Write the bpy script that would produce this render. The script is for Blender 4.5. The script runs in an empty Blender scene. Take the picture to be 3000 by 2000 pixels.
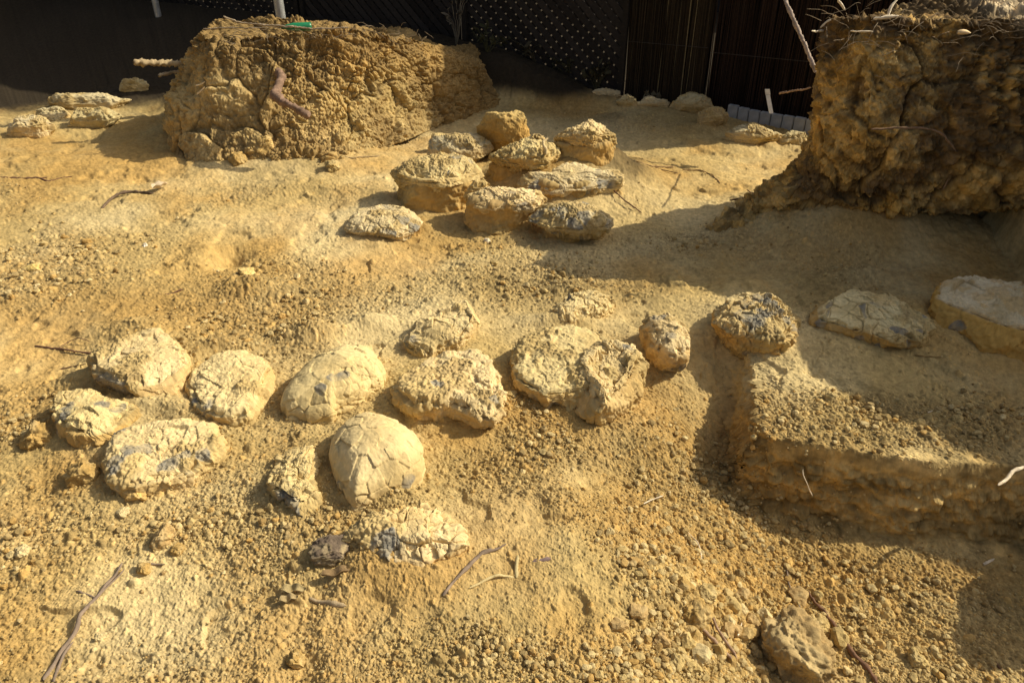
import bpy, math, random
import numpy as np
R = math.radians
random.seed(7); rng = np.random.default_rng(7)
SC = bpy.context.scene

# ------------------------------------------------------------------ camera
CAMZ, PITCH, HF = 1.5, 32.0, 69.0
cam = bpy.data.cameras.new('camera'); co = bpy.data.objects.new('camera', cam)
SC.collection.objects.link(co); SC.camera = co
co.location = (0, 0, CAMZ); co.rotation_euler = (R(90 - PITCH), 0, 0)
cam.angle = R(HF); cam.clip_end = 400; cam.clip_start = 0.05
# ------------------------------------------------------------------ sky, sun, exposure
SUN_EL, SUN_AZ = 38.0, 13.0        # light comes from +x, turned 13 deg towards +y
w = bpy.data.worlds.new('World'); SC.world = w; w.use_nodes = True
nt = w.node_tree; bg = nt.nodes['Background']; sky = nt.nodes.new('ShaderNodeTexSky')
sky.sky_type = 'NISHITA'; sky.sun_disc = False; sky.sun_elevation = R(SUN_EL)
sky.sun_rotation = R(90 - SUN_AZ); sky.altitude = 100; sky.air_density = 1.0; sky.dust_density = 6.0; sky.ozone_density = 0.6
hs = nt.nodes.new('ShaderNodeHueSaturation'); hs.inputs['Saturation'].default_value = 0.62      # hazy, milky sky
nt.links.new(sky.outputs[0], hs.inputs['Color']); nt.links.new(hs.outputs[0], bg.inputs[0]); bg.inputs[1].default_value = 0.095
sl = bpy.data.lights.new('sun', 'SUN'); so = bpy.data.objects.new('sun', sl); SC.collection.objects.link(so)
sl.energy = 5.0; sl.angle = R(0.5); sl.color = (1.0, 0.90, 0.68)
from mathutils import Vector
sd = Vector((math.cos(R(SUN_EL)) * math.cos(R(SUN_AZ)), math.cos(R(SUN_EL)) * math.sin(R(SUN_AZ)), math.sin(R(SUN_EL))))
so.rotation_euler = sd.to_track_quat('Z', 'Y').to_euler(); so.location = (6, 2, 6)
vs = SC.view_settings
vs.view_transform = 'Standard'; vs.look = 'None'; vs.gamma = 1; vs.use_curve_mapping = False; vs.exposure = -0.04
SC.render.engine = 'CYCLES'; SC.cycles.use_denoising = True
SC.cycles.max_bounces = 6; SC.cycles.diffuse_bounces = 4

# ------------------------------------------------------------------ pixel (3000x2000) -> world
TH = math.tan(R(HF / 2)); cp, sp_ = math.cos(R(PITCH)), math.sin(R(PITCH))
def ray(sx, sy):
    u = (sx - 1500) / 1500 * TH; v = (1000 - sy) / 1500 * TH
    return np.array([u, cp + v * sp_, -sp_ + v * cp])
def atz(sx, sy, z=0.0):
    d = ray(sx, sy); t = (z - CAMZ) / d[2]; return np.array([0, 0, CAMZ]) + d * t
def aty(sx, sy, y):
    d = ray(sx, sy); return np.array([0, 0, CAMZ]) + d * (y / d[1])
CROPS = {'A': (0, 0, 2.351), 'B': (1000, 0, 2.351), 'C': (2000, 0, 2.351), 'D': (0, 667, 2.351), 'E': (1000, 667, 2.351),
         'F': (2000, 667, 2.351), 'G': (0, 1333, 2.351), 'H': (1000, 1333, 2.351), 'I': (2000, 1333, 2.351),
         'M': (1100, 300, 2.94), 'N': (50, 880, 2.94), 'P': (700, 980, 2.94), 'Q': (800, 1380, 3.36), 'W': (0, 0, 0.784)}
def C(k, pts):
    ox, oy, s = CROPS[k]; return [(ox + a / s, oy + b / s) for a, b in pts]

# ------------------------------------------------------------------ numpy noise
TAB = rng.random(65536).astype(np.float32)
def hsh(ix, iy, iz=0, seed=0):
    return TAB[((ix * 73856093) ^ (iy * 19349663) ^ (iz * 83492791) ^ (seed * 2654435)) & 65535]
def vn2(x, y, seed=0):
    ix = np.floor(x).astype(np.int64); iy = np.floor(y).astype(np.int64); fx = x - ix; fy = y - iy
    u = fx * fx * (3 - 2 * fx); v = fy * fy * (3 - 2 * fy)
    a = hsh(ix, iy, 0, seed); b = hsh(ix + 1, iy, 0, seed); c = hsh(ix, iy + 1, 0, seed); d = hsh(ix + 1, iy + 1, 0, seed)
    return (a + (b - a) * u) * (1 - v) + (c + (d - c) * u) * v - 0.5
def vn3(x, y, z, seed=0):
    ix = np.floor(x).astype(np.int64); iy = np.floor(y).astype(np.int64); iz = np.floor(z).astype(np.int64)
    fx = x - ix; fy = y - iy; fz = z - iz
    u = fx * fx * (3 - 2 * fx); v = fy * fy * (3 - 2 * fy); q = fz * fz * (3 - 2 * fz)
    r = []
    for k in (0, 1):
        a = hsh(ix, iy, iz + k, seed); b = hsh(ix + 1, iy, iz + k, seed); c = hsh(ix, iy + 1, iz + k, seed); d = hsh(ix + 1, iy + 1, iz + k, seed)
        r.append((a + (b - a) * u) * (1 - v) + (c + (d - c) * u) * v)
    return r[0] * (1 - q) + r[1] * q - 0.5
def f2(x, y, f, o=4, seed=0, g=0.5):
    s = 0; a = 1
    for i in range(o):
        s = s + a * vn2(x * f + 17.3 * i, y * f - 9.1 * i, seed + i); f *= 2.03; a *= g
    return s
def f3(p, f, o=4, seed=0, g=0.5):
    s = 0; a = 1
    for i in range(o):
        s = s + a * vn3(p[:, 0] * f + 7.7 * i, p[:, 1] * f, p[:, 2] * f - 3.1 * i, seed + i); f *= 2.03; a *= g
    return s
def crumb2(x, y, size, seed, prob):
    """rounded crumbs scattered one per cell; returns height above ground (in cell units) and an id in 0..1"""
    gx = x / size; gy = y / size; ix = np.floor(gx).astype(np.int64); iy = np.floor(gy).astype(np.int64)
    best = np.zeros_like(gx); idv = np.full_like(gx, 0.5)
    for dx in (-1, 0, 1):
        for dy in (-1, 0, 1):
            cx = ix + dx; cy = iy + dy
            px = cx + 0.15 + 0.7 * hsh(cx, cy, 1, seed); py = cy + 0.15 + 0.7 * hsh(cx, cy, 2, seed)
            rr = 0.25 + 0.42 * hsh(cx, cy, 3, seed); on = hsh(cx, cy, 4, seed) < prob
            el = 0.75 + 0.5 * hsh(cx, cy, 6, seed)
            an = hsh(cx, cy, 7, seed) * 6.28; ca = np.cos(an); sa = np.sin(an); u = ((gx - px) * ca - (gy - py) * sa) * el; v = ((gx - px) * sa + (gy - py) * ca) / el
            d = np.maximum(np.maximum(np.abs(u + .1 * v), np.abs(v) * 1.1), (np.abs(u) + np.abs(v)) * .74) * .65 + np.hypot(u, v) * .35
            h = np.where(on, np.minimum(np.sqrt(np.maximum(rr * rr - d * d, 0)), np.maximum(rr - d, 0) * 1.9) * np.clip(1 + .5 * u / rr * ca, .4, 1.6), 0)
            m = h > best; best = np.where(m, h, best); idv = np.where(m, hsh(cx, cy, 5, seed), idv)
    return best, idv
def cell3(p, size, seed=0, tilt=False):
    g = p / size; ig = np.floor(g).astype(np.int64)
    F1 = np.full(len(p), 9.0); F2 = F1.copy(); idv = np.zeros(len(p)); tv = np.zeros(len(p))
    for dx in (-1, 0, 1):
        for dy in (-1, 0, 1):
            for dz in (-1, 0, 1):
                c = ig + (dx, dy, dz); a = [hsh(c[:, 0], c[:, 1], c[:, 2], seed + k) for k in range(4)]
                d = np.sqrt((g[:, 0] - c[:, 0] - a[0]) ** 2 + (g[:, 1] - c[:, 1] - a[1]) ** 2 + (g[:, 2] - c[:, 2] - a[2]) ** 2)
                m = d < F1; F2 = np.where(m, F1, np.minimum(F2, d)); idv = np.where(m, a[3], idv); F1 = np.where(m, d, F1)
                if tilt:
                    t = (g[:, 0] - c[:, 0] - a[0]) * (a[3] * 7 % 1 - .5) + (g[:, 1] - c[:, 1] - a[1]) * (a[3] * 13 % 1 - .5) + (g[:, 2] - c[:, 2] - a[2]) * (a[3] * 29 % 1 - .5); tv = np.where(m, t, tv)
    return (F1, F2, idv, tv) if tilt else (F1, F2, idv)
def facet(V, seed, n=14, lo=.62, hi=.9, k=.85, zf=1.0):
    """knock flat facets off a roughly unit-sized lump"""
    r = np.random.default_rng(seed); V = V.copy()
    for _ in range(n):
        m = r.normal(size=3) * (1, 1, zf); m /= np.linalg.norm(m); dk = r.uniform(lo, hi); t = V @ m - dk
        V = V - np.where(t > 0, t * k, 0)[:, None] * m
    return V
def ss(a, b, x):
    t = np.clip((x - a) / (b - a), 0, 1); return t * t * (3 - 2 * t)
def mix(a, b, t):
    t = np.asarray(t)[..., None]; return np.asarray(a) * (1 - t) + np.asarray(b) * t

# ------------------------------------------------------------------ large shape of the ground
FL = [(-9.0, 10.9), (-5.0, 8.7), (-3.3, 7.9), (-0.3, 6.5), (1.0, 5.88), (1.61, 5.6), (2.5, 5.12), (6.0, 6.7)]   # line of the fence
def fence_y(x): return np.interp(x, [a for a, b in FL], [b for a, b in FL])
def blob(x, y, px, py, rx, ry=None, z=0.0):
    c = atz(px / 0.784, py / 0.784, z); ry = ry or rx
    return np.exp(-(((x - c[0]) / rx) ** 2 + ((y - c[1]) / ry) ** 2))
WX = [-9, 0.74, 0.80, 1.14, 1.53, 9]; WY = [1.79, 1.79, 1.77, 1.70, 1.655, 1.55]     # top edge of the trench wall
BACK = [(315, 775, .17, .09, .05), (530, 812, .12, .05, .04), (215, 885, .09, .04, .035), (380, 955, .13, .04, .03), (800, 825, .1, .05, .025), (1020, 770, .12, .06, .03), (1290, 752, .16, .05, .045),
        (1330, 672, .1, .04, .03), (1700, 668, .12, .05, .04), (1990, 655, .2, .06, .045), (880, 1155, .12, .04, .03), (1000, 700, .1, .04, .02)]
def Hm(x, y):
    x = np.asarray(x, float); y = np.asarray(y, float)
    z = f2(x, y, 0.9, 3, 3) * 0.05 + f2(x, y, 4.0, 3, 9) * 0.018
    # bank up to the fence
    fy = fence_y(x) + 0.15 * f2(x, y, 1.3, 2, 5)
    top = np.interp(x, [-6, -3, -1.0, 0.0, 0.6, 1.0], [0.5, 0.45, 0.42, 0.30, 0.08, 0.0])
    wid = np.interp(x, [-5, -2, -0.3, 0.7, 1.0], [2.4, 2.0, 0.75, 0.5, 0.3])
    z = z * (1 - 0.7 * ss(fy - wid, fy, y)) + top * ss(fy - wid, fy - 0.25, y)
    # trench in the right foreground: floor, ramp from the left, platform behind its wall
    ramp = ss(0.12, 0.85, x + 0.05 * f2(x, y, 3, 2, 8)) * ss(2.5, 1.95, y)
    low = -0.26 * ramp * (0.75 + 0.25 * ss(2.1, 1.5, y))
    n = 0.03 * f2(x, y, 5, 3, 21)
    wy = np.interp(x, WX, WY)
    n2 = .035 * f2(x, y, 3.2, 4, 24)
    plat = ss(-0.035, 0.035, x - .735 - (y - 1.85) * .24 + n * .5) * ss(-0.045, 0.04, y - wy + n * .8 + n2)
    z = z + low * (1 - plat)
    # right side of the pit: outside the picture, casts its shade on the trench floor
    xb = np.interp(y, [1.0, 1.75, 1.95, 2.12, 2.61, 2.95, 3.6, 3.9, 4.2], [3.8, 3.5, 3.1, 2.8, 2.42, 2.33, 2.4, 3.2, 6.0])
    z = z + 1.25 * ss(-0.1, 0.10, x - xb + n * 1.5 + .08 * f2(x, y, 3, 4, 27))
    z = z + (0.5 + .10 * f2(x, y, 5, 4, 26)) * ss(1.62, 1.85, x + n * 2) * ss(1.72, 1.56, y) * ss(1.20, 1.36, y)
    z = z + 0.8 * ss(-4.6, -6.2, x) * ss(2, 4, y)
    # low mound under the middle cluster, slope to its right
    z = z + 0.15 * np.exp(-(((x - 0.25) / 0.36) ** 2 + ((y - 4.1) / 0.36) ** 2) ** 1.5) + 0.10 * np.exp(-(((x - 0.62) / 0.24) ** 2 + ((y - 4.18) / 0.32) ** 2))
    z = z + 0.055 * blob(x, y, 585, 672, .15, .09) + 0.055 * blob(x, y, 725, 778, .13, .07) + 0.05 * blob(x, y, 850, 750, .1, .06)
    z = z - 0.08 * blob(x, y, 520, 592, .09, .09) + 0.04 * blob(x, y, 470, 590, .08, .1)
    z = z + 0.03 * blob(x, y, 870, 1290, .2, .08)
    z = z - 0.016 * np.exp(-((x + .43 + .06 * np.sin(y * 7) + .03 * f2(x, y, 9, 2, 28)) / .05) ** 2) * ss(1.6, 1.35, y)
    # spoil thrown up at the bottom, right of the middle
    z = z + 0.05 * blob(x, y, 1600, 1370, .16, .08, -.1) + 0.04 * blob(x, y, 1500, 1050, .12, .12, -.1)
    # skirt of fallen soil around the two earth blocks
    z = z + 0.20 * np.exp(-(((x - 1.62) / 0.42) ** 2 + ((y - 3.45) / 0.34) ** 2)) + 0.10 * np.exp(-(((x - 2.0) / 0.6) ** 2 + ((y - 3.4) / 0.3) ** 2)) + 0.06 * np.exp(-(((x + 1.5) / 0.8) ** 2 + ((y - 4.45) / 0.25) ** 2))
    for (bx, by, r1, r2, h) in BACK: z = z + h * blob(x, y, bx, by, r1, r2)
    return z
Hm0 = Hm; APRON = []
def Hm(x, y):
    z = Hm0(x, y); x = np.asarray(x, float); y = np.asarray(y, float)
    nn = .5 * f2(x, y, 7, 2, 17) if APRON else 0
    for ax, ay, rx, ry, h in APRON:
        d = ((x - ax) / rx) ** 2 + ((y - ay) / ry) ** 2 + nn; z = z + h * np.exp(-np.maximum(d, 0) ** 1.5)
    return z
def gpt(sx, sy, lift=0.0):
    d = ray(sx, sy); t = (0 - CAMZ) / d[2]
    for _ in range(30):
        p = np.array([0, 0, CAMZ]) + d * t
        z = float(Hm(p[0], p[1])) + lift; t = 0.5 * t + 0.5 * (z - CAMZ) / d[2]
    p = np.array([0, 0, CAMZ]) + d * t; return p
def gravelly(x, y):
    g = 0.31 + 0.7 * f2(x, y, 2.1, 3, 31)
    for a in [(60, 640, .5, .35, .8), (200, 560, .35, .2, .5), (450, 500, .3, .2, .3), (700, 700, .5, .3, .45), (1200, 640, .3, .25, .5), (1560, 1010, .2, .35, .9),
              (1600, 1200, .3, .2, .9), (1180, 1080, .22, .15, .6), (1700, 1420, .35, .2, 1.0), (1900, 1300, .3, .2, .6), (400, 1220, .4, .08, .5), (80, 960, .15, .15, .7),
              (1150, 1500, .25, .08, .4), (1250, 980, .15, .15, .5), (2000, 980, .4, .12, .5), (1000, 920, .3, .2, .3), (1460, 430, .25, .35, .6), (1500, 560, .5, .2, .35)]:
        g = g + a[4] * blob(x, y, a[0], a[1], a[2], a[3])
    for a in [(80, 800, .35, .3, .6), (600, 510, .5, .2, .6), (1050, 1010, .1, .08, .8), (1330, 1090, .12, .06, .5), (1300, 1370, .25, .12, .5), (250, 1330, .15, .08, .3),
              (1700, 400, .8, .5, .5), (200, 370, .9, .4, .4), (2000, 880, .5, .08, .4), (900, 590, .3, .15, .3)]:
        g = g - a[4] * blob(x, y, a[0], a[1], a[2], a[3])
    return np.clip((g - .33) * 1.5 + .28, 0.02, 1.0)

# ------------------------------------------------------------------ mesh + materials
def soil_material(name, bump=0.6, scale=230, sat=1.0, rough=0.95, vary=0.25):
    m = bpy.data.materials.new(name); m.use_nodes = True; t = m.node_tree; b = t.nodes['Principled BSDF']
    b.inputs['Roughness'].default_value = rough; b.inputs['Specular IOR Level'].default_value = 0.15
    at = t.nodes.new('ShaderNodeAttribute'); at.attribute_name = 'pigment'
    tc = t.nodes.new('ShaderNodeTexCoord')
    n1 = t.nodes.new('ShaderNodeTexNoise'); n1.inputs['Scale'].default_value = scale; n1.inputs['Detail'].default_value = 4
    n2 = t.nodes.new('ShaderNodeTexNoise'); n2.inputs['Scale'].default_value = 45; n2.inputs['Detail'].default_value = 6; n2.inputs['Roughness'].default_value = .65
    t.links.new(tc.outputs['Object'], n1.inputs['Vector']); t.links.new(tc.outputs['Object'], n2.inputs['Vector'])
    mr = t.nodes.new('ShaderNodeMapRange'); mr.inputs[1].default_value = .3; mr.inputs[2].default_value = .7
    mr.inputs[3].default_value = 1 - vary; mr.inputs[4].default_value = 1 + vary
    t.links.new(n2.outputs['Fac'], mr.inputs[0])
    mx = t.nodes.new('ShaderNodeVectorMath'); mx.operation = 'SCALE'
    t.links.new(at.outputs['Color'], mx.inputs[0]); t.links.new(mr.outputs[0], mx.inputs['Scale'])
    t.links.new(mx.outputs[0], b.inputs['Base Color'])
    bp = t.nodes.new('ShaderNodeBump'); bp.inputs['Strength'].default_value = bump; bp.inputs['Distance'].default_value = .003
    t.links.new(n1.outputs['Fac'], bp.inputs['Height']); t.links.new(bp.outputs[0], b.inputs['Normal'])
    return m
M_SOIL = soil_material('dry_clay_soil'); M_STONE = soil_material('dusty_mudstone', .25, 180, vary=.13, rough=.9)
M_WOOD = soil_material('bark', .4, 300); M_FENCE = soil_material('weathered_slats', .2, 200)
def flat(name, col, rough=.6, metal=0.0):
    m = bpy.data.materials.new(name); m.use_nodes = True; t = m.node_tree; b = t.nodes['Principled BSDF']
    b.inputs['Roughness'].default_value = rough; b.inputs['Metallic'].default_value = metal
    n = t.nodes.new('ShaderNodeTexNoise'); n.inputs['Scale'].default_value = 30; n.inputs['Detail'].default_value = 5
    cr = t.nodes.new('ShaderNodeValToRGB'); cr.color_ramp.elements[0].position = .3; cr.color_ramp.elements[1].position = .7
    cr.color_ramp.elements[0].color = (*[c * .75 for c in col], 1); cr.color_ramp.elements[1].color = (*[min(1, c * 1.1) for c in col], 1)
    tc = t.nodes.new('ShaderNodeTexCoord'); t.links.new(tc.outputs['Object'], n.inputs['Vector'])
    t.links.new(n.outputs['Fac'], cr.inputs[0]); t.links.new(cr.outputs[0], b.inputs['Base Color']); return m
def mk(name, V, F, mat, parent=None, pig=None, smooth=True, origin=None, **props):
    """numpy verts + equal-size faces -> one linked mesh object"""
    V = np.asarray(V, np.float32).reshape(-1, 3); F = np.asarray(F, np.int32)
    if origin is not None: V = V - np.asarray(origin, np.float32)
    me = bpy.data.meshes.new(name); k = F.shape[1]
    me.vertices.add(len(V)); me.vertices.foreach_set('co', V.ravel())
    me.loops.add(F.size); me.loops.foreach_set('vertex_index', F.ravel())
    me.polygons.add(len(F)); me.polygons.foreach_set('loop_start', np.arange(0, F.size, k, dtype=np.int32))
    me.polygons.foreach_set('use_smooth', np.full(len(F), smooth))
    if pig is not None:
        a = me.color_attributes.new('pigment', 'FLOAT_COLOR', 'POINT')
        c = np.ones((len(V), 4), np.float32); c[:, :3] = np.clip(pig, 0.002, .9); a.data.foreach_set('color', c.ravel())
    me.update(calc_edges=True); me.materials.append(mat)
    o = bpy.data.objects.new(name, me); SC.collection.objects.link(o)
    if origin is not None: o.location = tuple(float(v) for v in origin)
    if parent is not None:
        o.parent = parent
        if origin is not None: o.location = tuple(float(a - b) for a, b in zip(origin, parent.location))
        else: o.location = tuple(-v for v in parent.location)
    for k_, v in props.items(): o[k_] = v
    return o
def grid_faces(nr, nc, wrap=False):
    i = np.arange(nr - 1)[:, None]; j = np.arange(nc if wrap else nc - 1)[None, :]
    a = i * nc + j; b = i * nc + (j + 1) % nc
    return np.stack([a, b, b + nc, a + nc], -1).reshape(-1, 4)
def normals(P, wrap=True):
    """P (rows, cols, 3) -> per-vertex normals"""
    if wrap: dj = np.roll(P, -1, 1) - np.roll(P, 1, 1)
    else: dj = np.gradient(P, axis=1)
    di = np.gradient(P, axis=0); n = np.cross(dj, di); l = np.linalg.norm(n, axis=-1, keepdims=True)
    return n / np.maximum(l, 1e-9)
def thing(name, label, cat, loc, group=None):
    o = bpy.data.objects.new(name, None); SC.collection.objects.link(o); o.location = tuple(float(v) for v in loc)
    o.empty_display_size = .1; o['label'] = label; o['category'] = cat
    if group: o['group'] = group
    return o

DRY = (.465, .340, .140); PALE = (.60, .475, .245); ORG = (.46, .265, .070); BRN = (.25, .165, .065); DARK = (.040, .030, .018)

# ------------------------------------------------------------------ ground sheet
def build_ground():
    th = np.concatenate([np.arange(84, 66, -1.0), np.arange(66, 44.5, -0.042), np.arange(44.5, 31.5, -0.017), np.arange(31.5, 12, -0.042), np.geomspace(12, 0.35, 60)])
    ph = np.concatenate([np.arange(-115, -66, 0.8), np.arange(-66, -51, .3), np.arange(-51, 51, 0.062), np.arange(51, 80, 0.2), np.arange(80, 115.5, 0.8)])
    r = CAMZ / np.tan(np.radians(th)); r[:18] = np.linspace(0.04, r[18], 19)[:18]
    X = r[:, None] * np.sin(np.radians(ph))[None, :]; Y = r[:, None] * np.cos(np.radians(ph))[None, :]
    x = X.ravel(); y = Y.ravel()
    z = Hm(x, y); g = gravelly(x, y)
    far = ss(9, 6, np.hypot(x, y))
    wob = 0.006 * f2(x, y, 40, 2, 41)
    h = np.zeros_like(z); idc = np.full_like(z, .5)
    for size, seed, pr, amp in ((.0055, 8, .55 + .4 * g, .5), (.0085, 7, .15 + .8 * g, .6), (.0125, 1, .03 + .75 * g, .7), (.018, 2, .006 + .30 * g ** 1.3, .75), (.030, 3, np.clip(g * .3 - .14, .003, .16), .75)):
        b, i_ = crumb2(x + wob, y - wob, size, seed, pr)
        b = b * size * amp * (1 + .5 * f2(x, y, .8 / size, 2, seed)); m = b > h; h = np.where(m, b, h); idc = np.where(m & (b > .0015), i_, idc)
    wy = np.interp(x, WX, WY); zs = z; wallm = ss(.10, .05, np.abs(y - wy + .01)) * ss(.66, .74, x) * ss(2.4, 2.2, x); h = h * (1 - .85 * wallm)
    z = z + h * far + (f2(x, y, 22, 4, 51, .6) * .0065 + f2(x, y, 90, 4, 55, .65) * (.0022 + .003 * g)) * (.4 + .6 * far)
    sc = np.maximum(f2(x * .9 + y * .5, (y - x * .3) * 5.0, 5, 3, 57), 0); z = z - sc * .010 * ss(.45, .15, g) * ss(-.1, .2, f2(x, y, 2.3, 2, 58))
    z = z - .012 * ss(.16, .3, f2(x, y, 6, 3, 59)) * ss(.6, .3, g)
    fy = fence_y(x); depth = fy - y
    lum = 1 + .30 * (idc - .5) + .22 * f2(x, y, 2.2, 3, 61) + .14 * f2(x, y, 30, 2, 62)
    pale = np.clip(.30 + 1.3 * f2(x, y, 1.4, 4, 71, .6) - .35 * g, 0, 1)
    org = np.clip(.10 + 1.2 * f2(x, y, 2.3, 4, 81, .6) + .5 * (idc > .88), 0, 1)
    for a in [(1050, 1015, .09, .07, .9), (1230, 960, .12, .08, .6), (1480, 900, .1, .1, .5), (930, 1320, .1, .03, .9), (150, 1080, .12, .08, .8), (170, 370, 1.0, .35, .5), (1500, 400, .6, .3, .3),
              (2050, 1180, .7, .07, .9), (1700, 950, .05, .3, .5), (230, 410, .4, .1, .4)]:
        org = org + a[4] * blob(x, y, a[0], a[1], a[2], a[3])
    for a in [(600, 520, .5, .15, .6), (80, 800, .3, .3, .5), (1000, 600, .4, .1, .3)]:
        pale = pale + a[4] * blob(x, y, a[0], a[1], a[2], a[3])
    c = mix(DRY, PALE, np.clip(pale, 0, 1)); c = mix(c, ORG, np.clip(org, 0, .8) * .75)
    brn = np.clip(.6 * g - .05, 0, .5) * ss(.85, .3, idc); c = mix(c, BRN, brn)
    # dark humus below the fence and on the old surface; left bank's shade painted in
    hum_shade = ss(.02, .13, z + .08 * f2(x, y, 3, 3, 91)) * ss(2.6, 1.6, depth) * ss(1.2, .7, x); hum_shade = np.maximum(hum_shade, ss(-.15, .15, -depth) )
    hum_shade = np.maximum(hum_shade, ss(.8, .95, z)); hum_shade = np.maximum(hum_shade, ss(-.05, .35, y - 5.55 - .25 * ss(-2.6, -2.0, x) * 4 + .3 * f2(x, y, 3, 3, 92)) * ss(-1.9, -2.3, x))
    c = mix(c, DARK, np.clip(hum_shade, 0, 1))
    # browner trench wall
    wy = np.interp(x, WX, WY); tw = np.exp(-((y - wy + .02) / .05) ** 2) * ss(.7, .8, x)
    c = mix(c, (.40, .265, .095), tw * .6)
    P3 = np.stack([x, y, z * 1.0], 1); wl = wallm > .02; cw = np.zeros_like(x); cw[wl] = f3(P3[wl] * (1, 1, 2.0), 16, 4, 207, .6); lum = lum * (1 - wallm) + wallm * (1 + 1.0 * cw)
    c = c * lum[:, None]
    V = np.stack([x, y, z], 1)
    mw = (np.abs(y - wy) < .22) & (x > .55) & (x < 2.2); pw = V[mw]; e = ss(-.02, -.07, pw[:, 2]) * ss(-.30, -.20, pw[:, 2]) * ss(.14, .06, np.abs(pw[:, 1] - wy[mw])); e = np.maximum(e, ss(.06, .02, np.abs(pw[:, 0] - .75)) * .0)
    pw3 = pw * (1, 1, 1.8); a_, b_, i_ = cell3(pw3 + f3(pw, 12, 2, 3)[:, None] * .03, .045, 201); dd = np.minimum((b_ - a_) * 3, 1) * .014 * (.3 + i_) + f3(pw3, 14, 5, 205, .6) * .03
    V[mw, 1] -= (dd - .008) * e; V[mw, 0] -= dd * e * .4
    xe = .735 + (y - 1.85) * .24; mx = (np.abs(x - xe) < .13) & (y > 1.72) & (y < 2.6); px_ = V[mx]; q3 = px_ * (1, 1, 1.8); a_, b_, i_ = cell3(q3 + f3(px_, 12, 2, 3)[:, None] * .03, .04, 211); ex = ss(.11, .05, np.abs(px_[:, 0] - xe[mx]))
    V[mx, 0] -= (np.minimum((b_ - a_) * 3, 1) * .012 * (.3 + i_) + f3(q3, 14, 5, 215, .6) * .032 - .006) * ex
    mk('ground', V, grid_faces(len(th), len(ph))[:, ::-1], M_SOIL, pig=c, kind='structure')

# ------------------------------------------------------------------ earth blocks left standing in the pit
def resample(pts, n):
    P = np.array(pts, float); P2 = np.vstack([P, P[:1]]); L = np.r_[0, np.cumsum(np.linalg.norm(np.diff(P2, axis=0), axis=1))]
    t = np.linspace(0, L[-1], n, endpoint=False); return np.stack([np.interp(t, L, P2[:, k]) for k in range(P.shape[1])], 1)
def earth_block(name, keys, n, rows, cap_rows, disp, pigf, capz=None):
    """keys: list of (pts3d ring with the same number of points, from the foot up). rows between keys. closed with a cap"""
    rings = []
    K = [np.array(k, float) for k in keys]
    m = len(K[0]); tt = np.linspace(0, m, n, endpoint=False); i0 = tt.astype(int); fr = tt - i0; fr = fr
    def rs(k): return k[i0] * (1 - fr[:, None]) + k[(i0 + 1) % m] * fr[:, None]
    Q = [rs(k) for k in K]
    # smooth the plan a little
    for q in Q:
        for _ in range(int(n / m * .25)): q[:] = (np.roll(q, 1, 0) + q * 2 + np.roll(q, -1, 0)) / 4
    for a in range(len(Q) - 1):
        for t in np.linspace(0, 1, rows[a], endpoint=False): rings.append(Q[a] * (1 - t) + Q[a + 1] * t)
    top = Q[-1]; cen = top.mean(0)
    for t in np.linspace(0, 1, cap_rows) ** 1.0:
        q = top * (1 - t) + cen * t; rings.append(q)
    P = np.array(rings); N = normals(P); nr, nc = P.shape[:2]
    p = P.reshape(-1, 3); nn = N.reshape(-1, 3)
    d = disp(p); p = p + nn * d[:, None]
    # fine pass with the new normals
    o = mk(name, p, grid_faces(nr, nc, True), M_SOIL, pig=pigf(p, nn, d), kind='structure')
    return o
def soil_disp(big=.05, clod=.03, small=.012, cs=.07, seed=0):
    def f(p):
        q = p + np.stack([f3(p, 6, 2, seed + 70), f3(p, 6, 2, seed + 73), f3(p, 6, 2, seed + 76)], 1) * .05
        a, b, i1 = cell3(q, cs, seed); a2, b2, i2 = cell3(q, cs * .42, seed + 9); a3, b3, i3 = cell3(p, cs * .19, seed + 19)
        e1 = .5 * np.sqrt(np.maximum(1 - np.minimum(a, 1) ** 2, 0)) * ss(0, .25, b - a) + .5 * ss(0, .35, b - a); e2 = np.sqrt(np.maximum(1 - np.minimum(a2, 1) ** 2, 0)) * ss(0, .25, b2 - a2); sel = ss(-.15, .2, f3(p, 4, 2, seed + 41))
        d = f3(p, 1.8, 4, seed + 33) * big * 2 + e1 * clod * (.15 + i1 * 1.1) * (.35 + .65 * sel) + e2 * small * (.2 + i2 * 1.3) + (1 - np.minimum(a3, 1)) * small * .6 * i3
        a0, b0, i0_, t0 = cell3(q * (1, 1, .8) + np.stack([f3(p, 3, 3, seed + 90), f3(p, 3, 3, seed + 93), f3(p, 3, 3, seed + 96)], 1) * .16, .30, seed + 61, True); d = d * (.45 + .9 * ss(-.2, .25, f3(p, 2.5, 3, seed + 63))) + t0 * big * 1.1 - .018 * np.exp(-((b0 - a0) / .05) ** 2)
        pit = ss(.22, .38, f3(p * (1, 1, 1.6), 9, 3, seed + 44)); d = d - pit * clod * .7 + f3(p, 24, 5, seed + 46, .62) * small * 2.2
        return d + f3(p, 90, 2, seed + 5) * small * .25 - clod * .8
    return f
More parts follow.
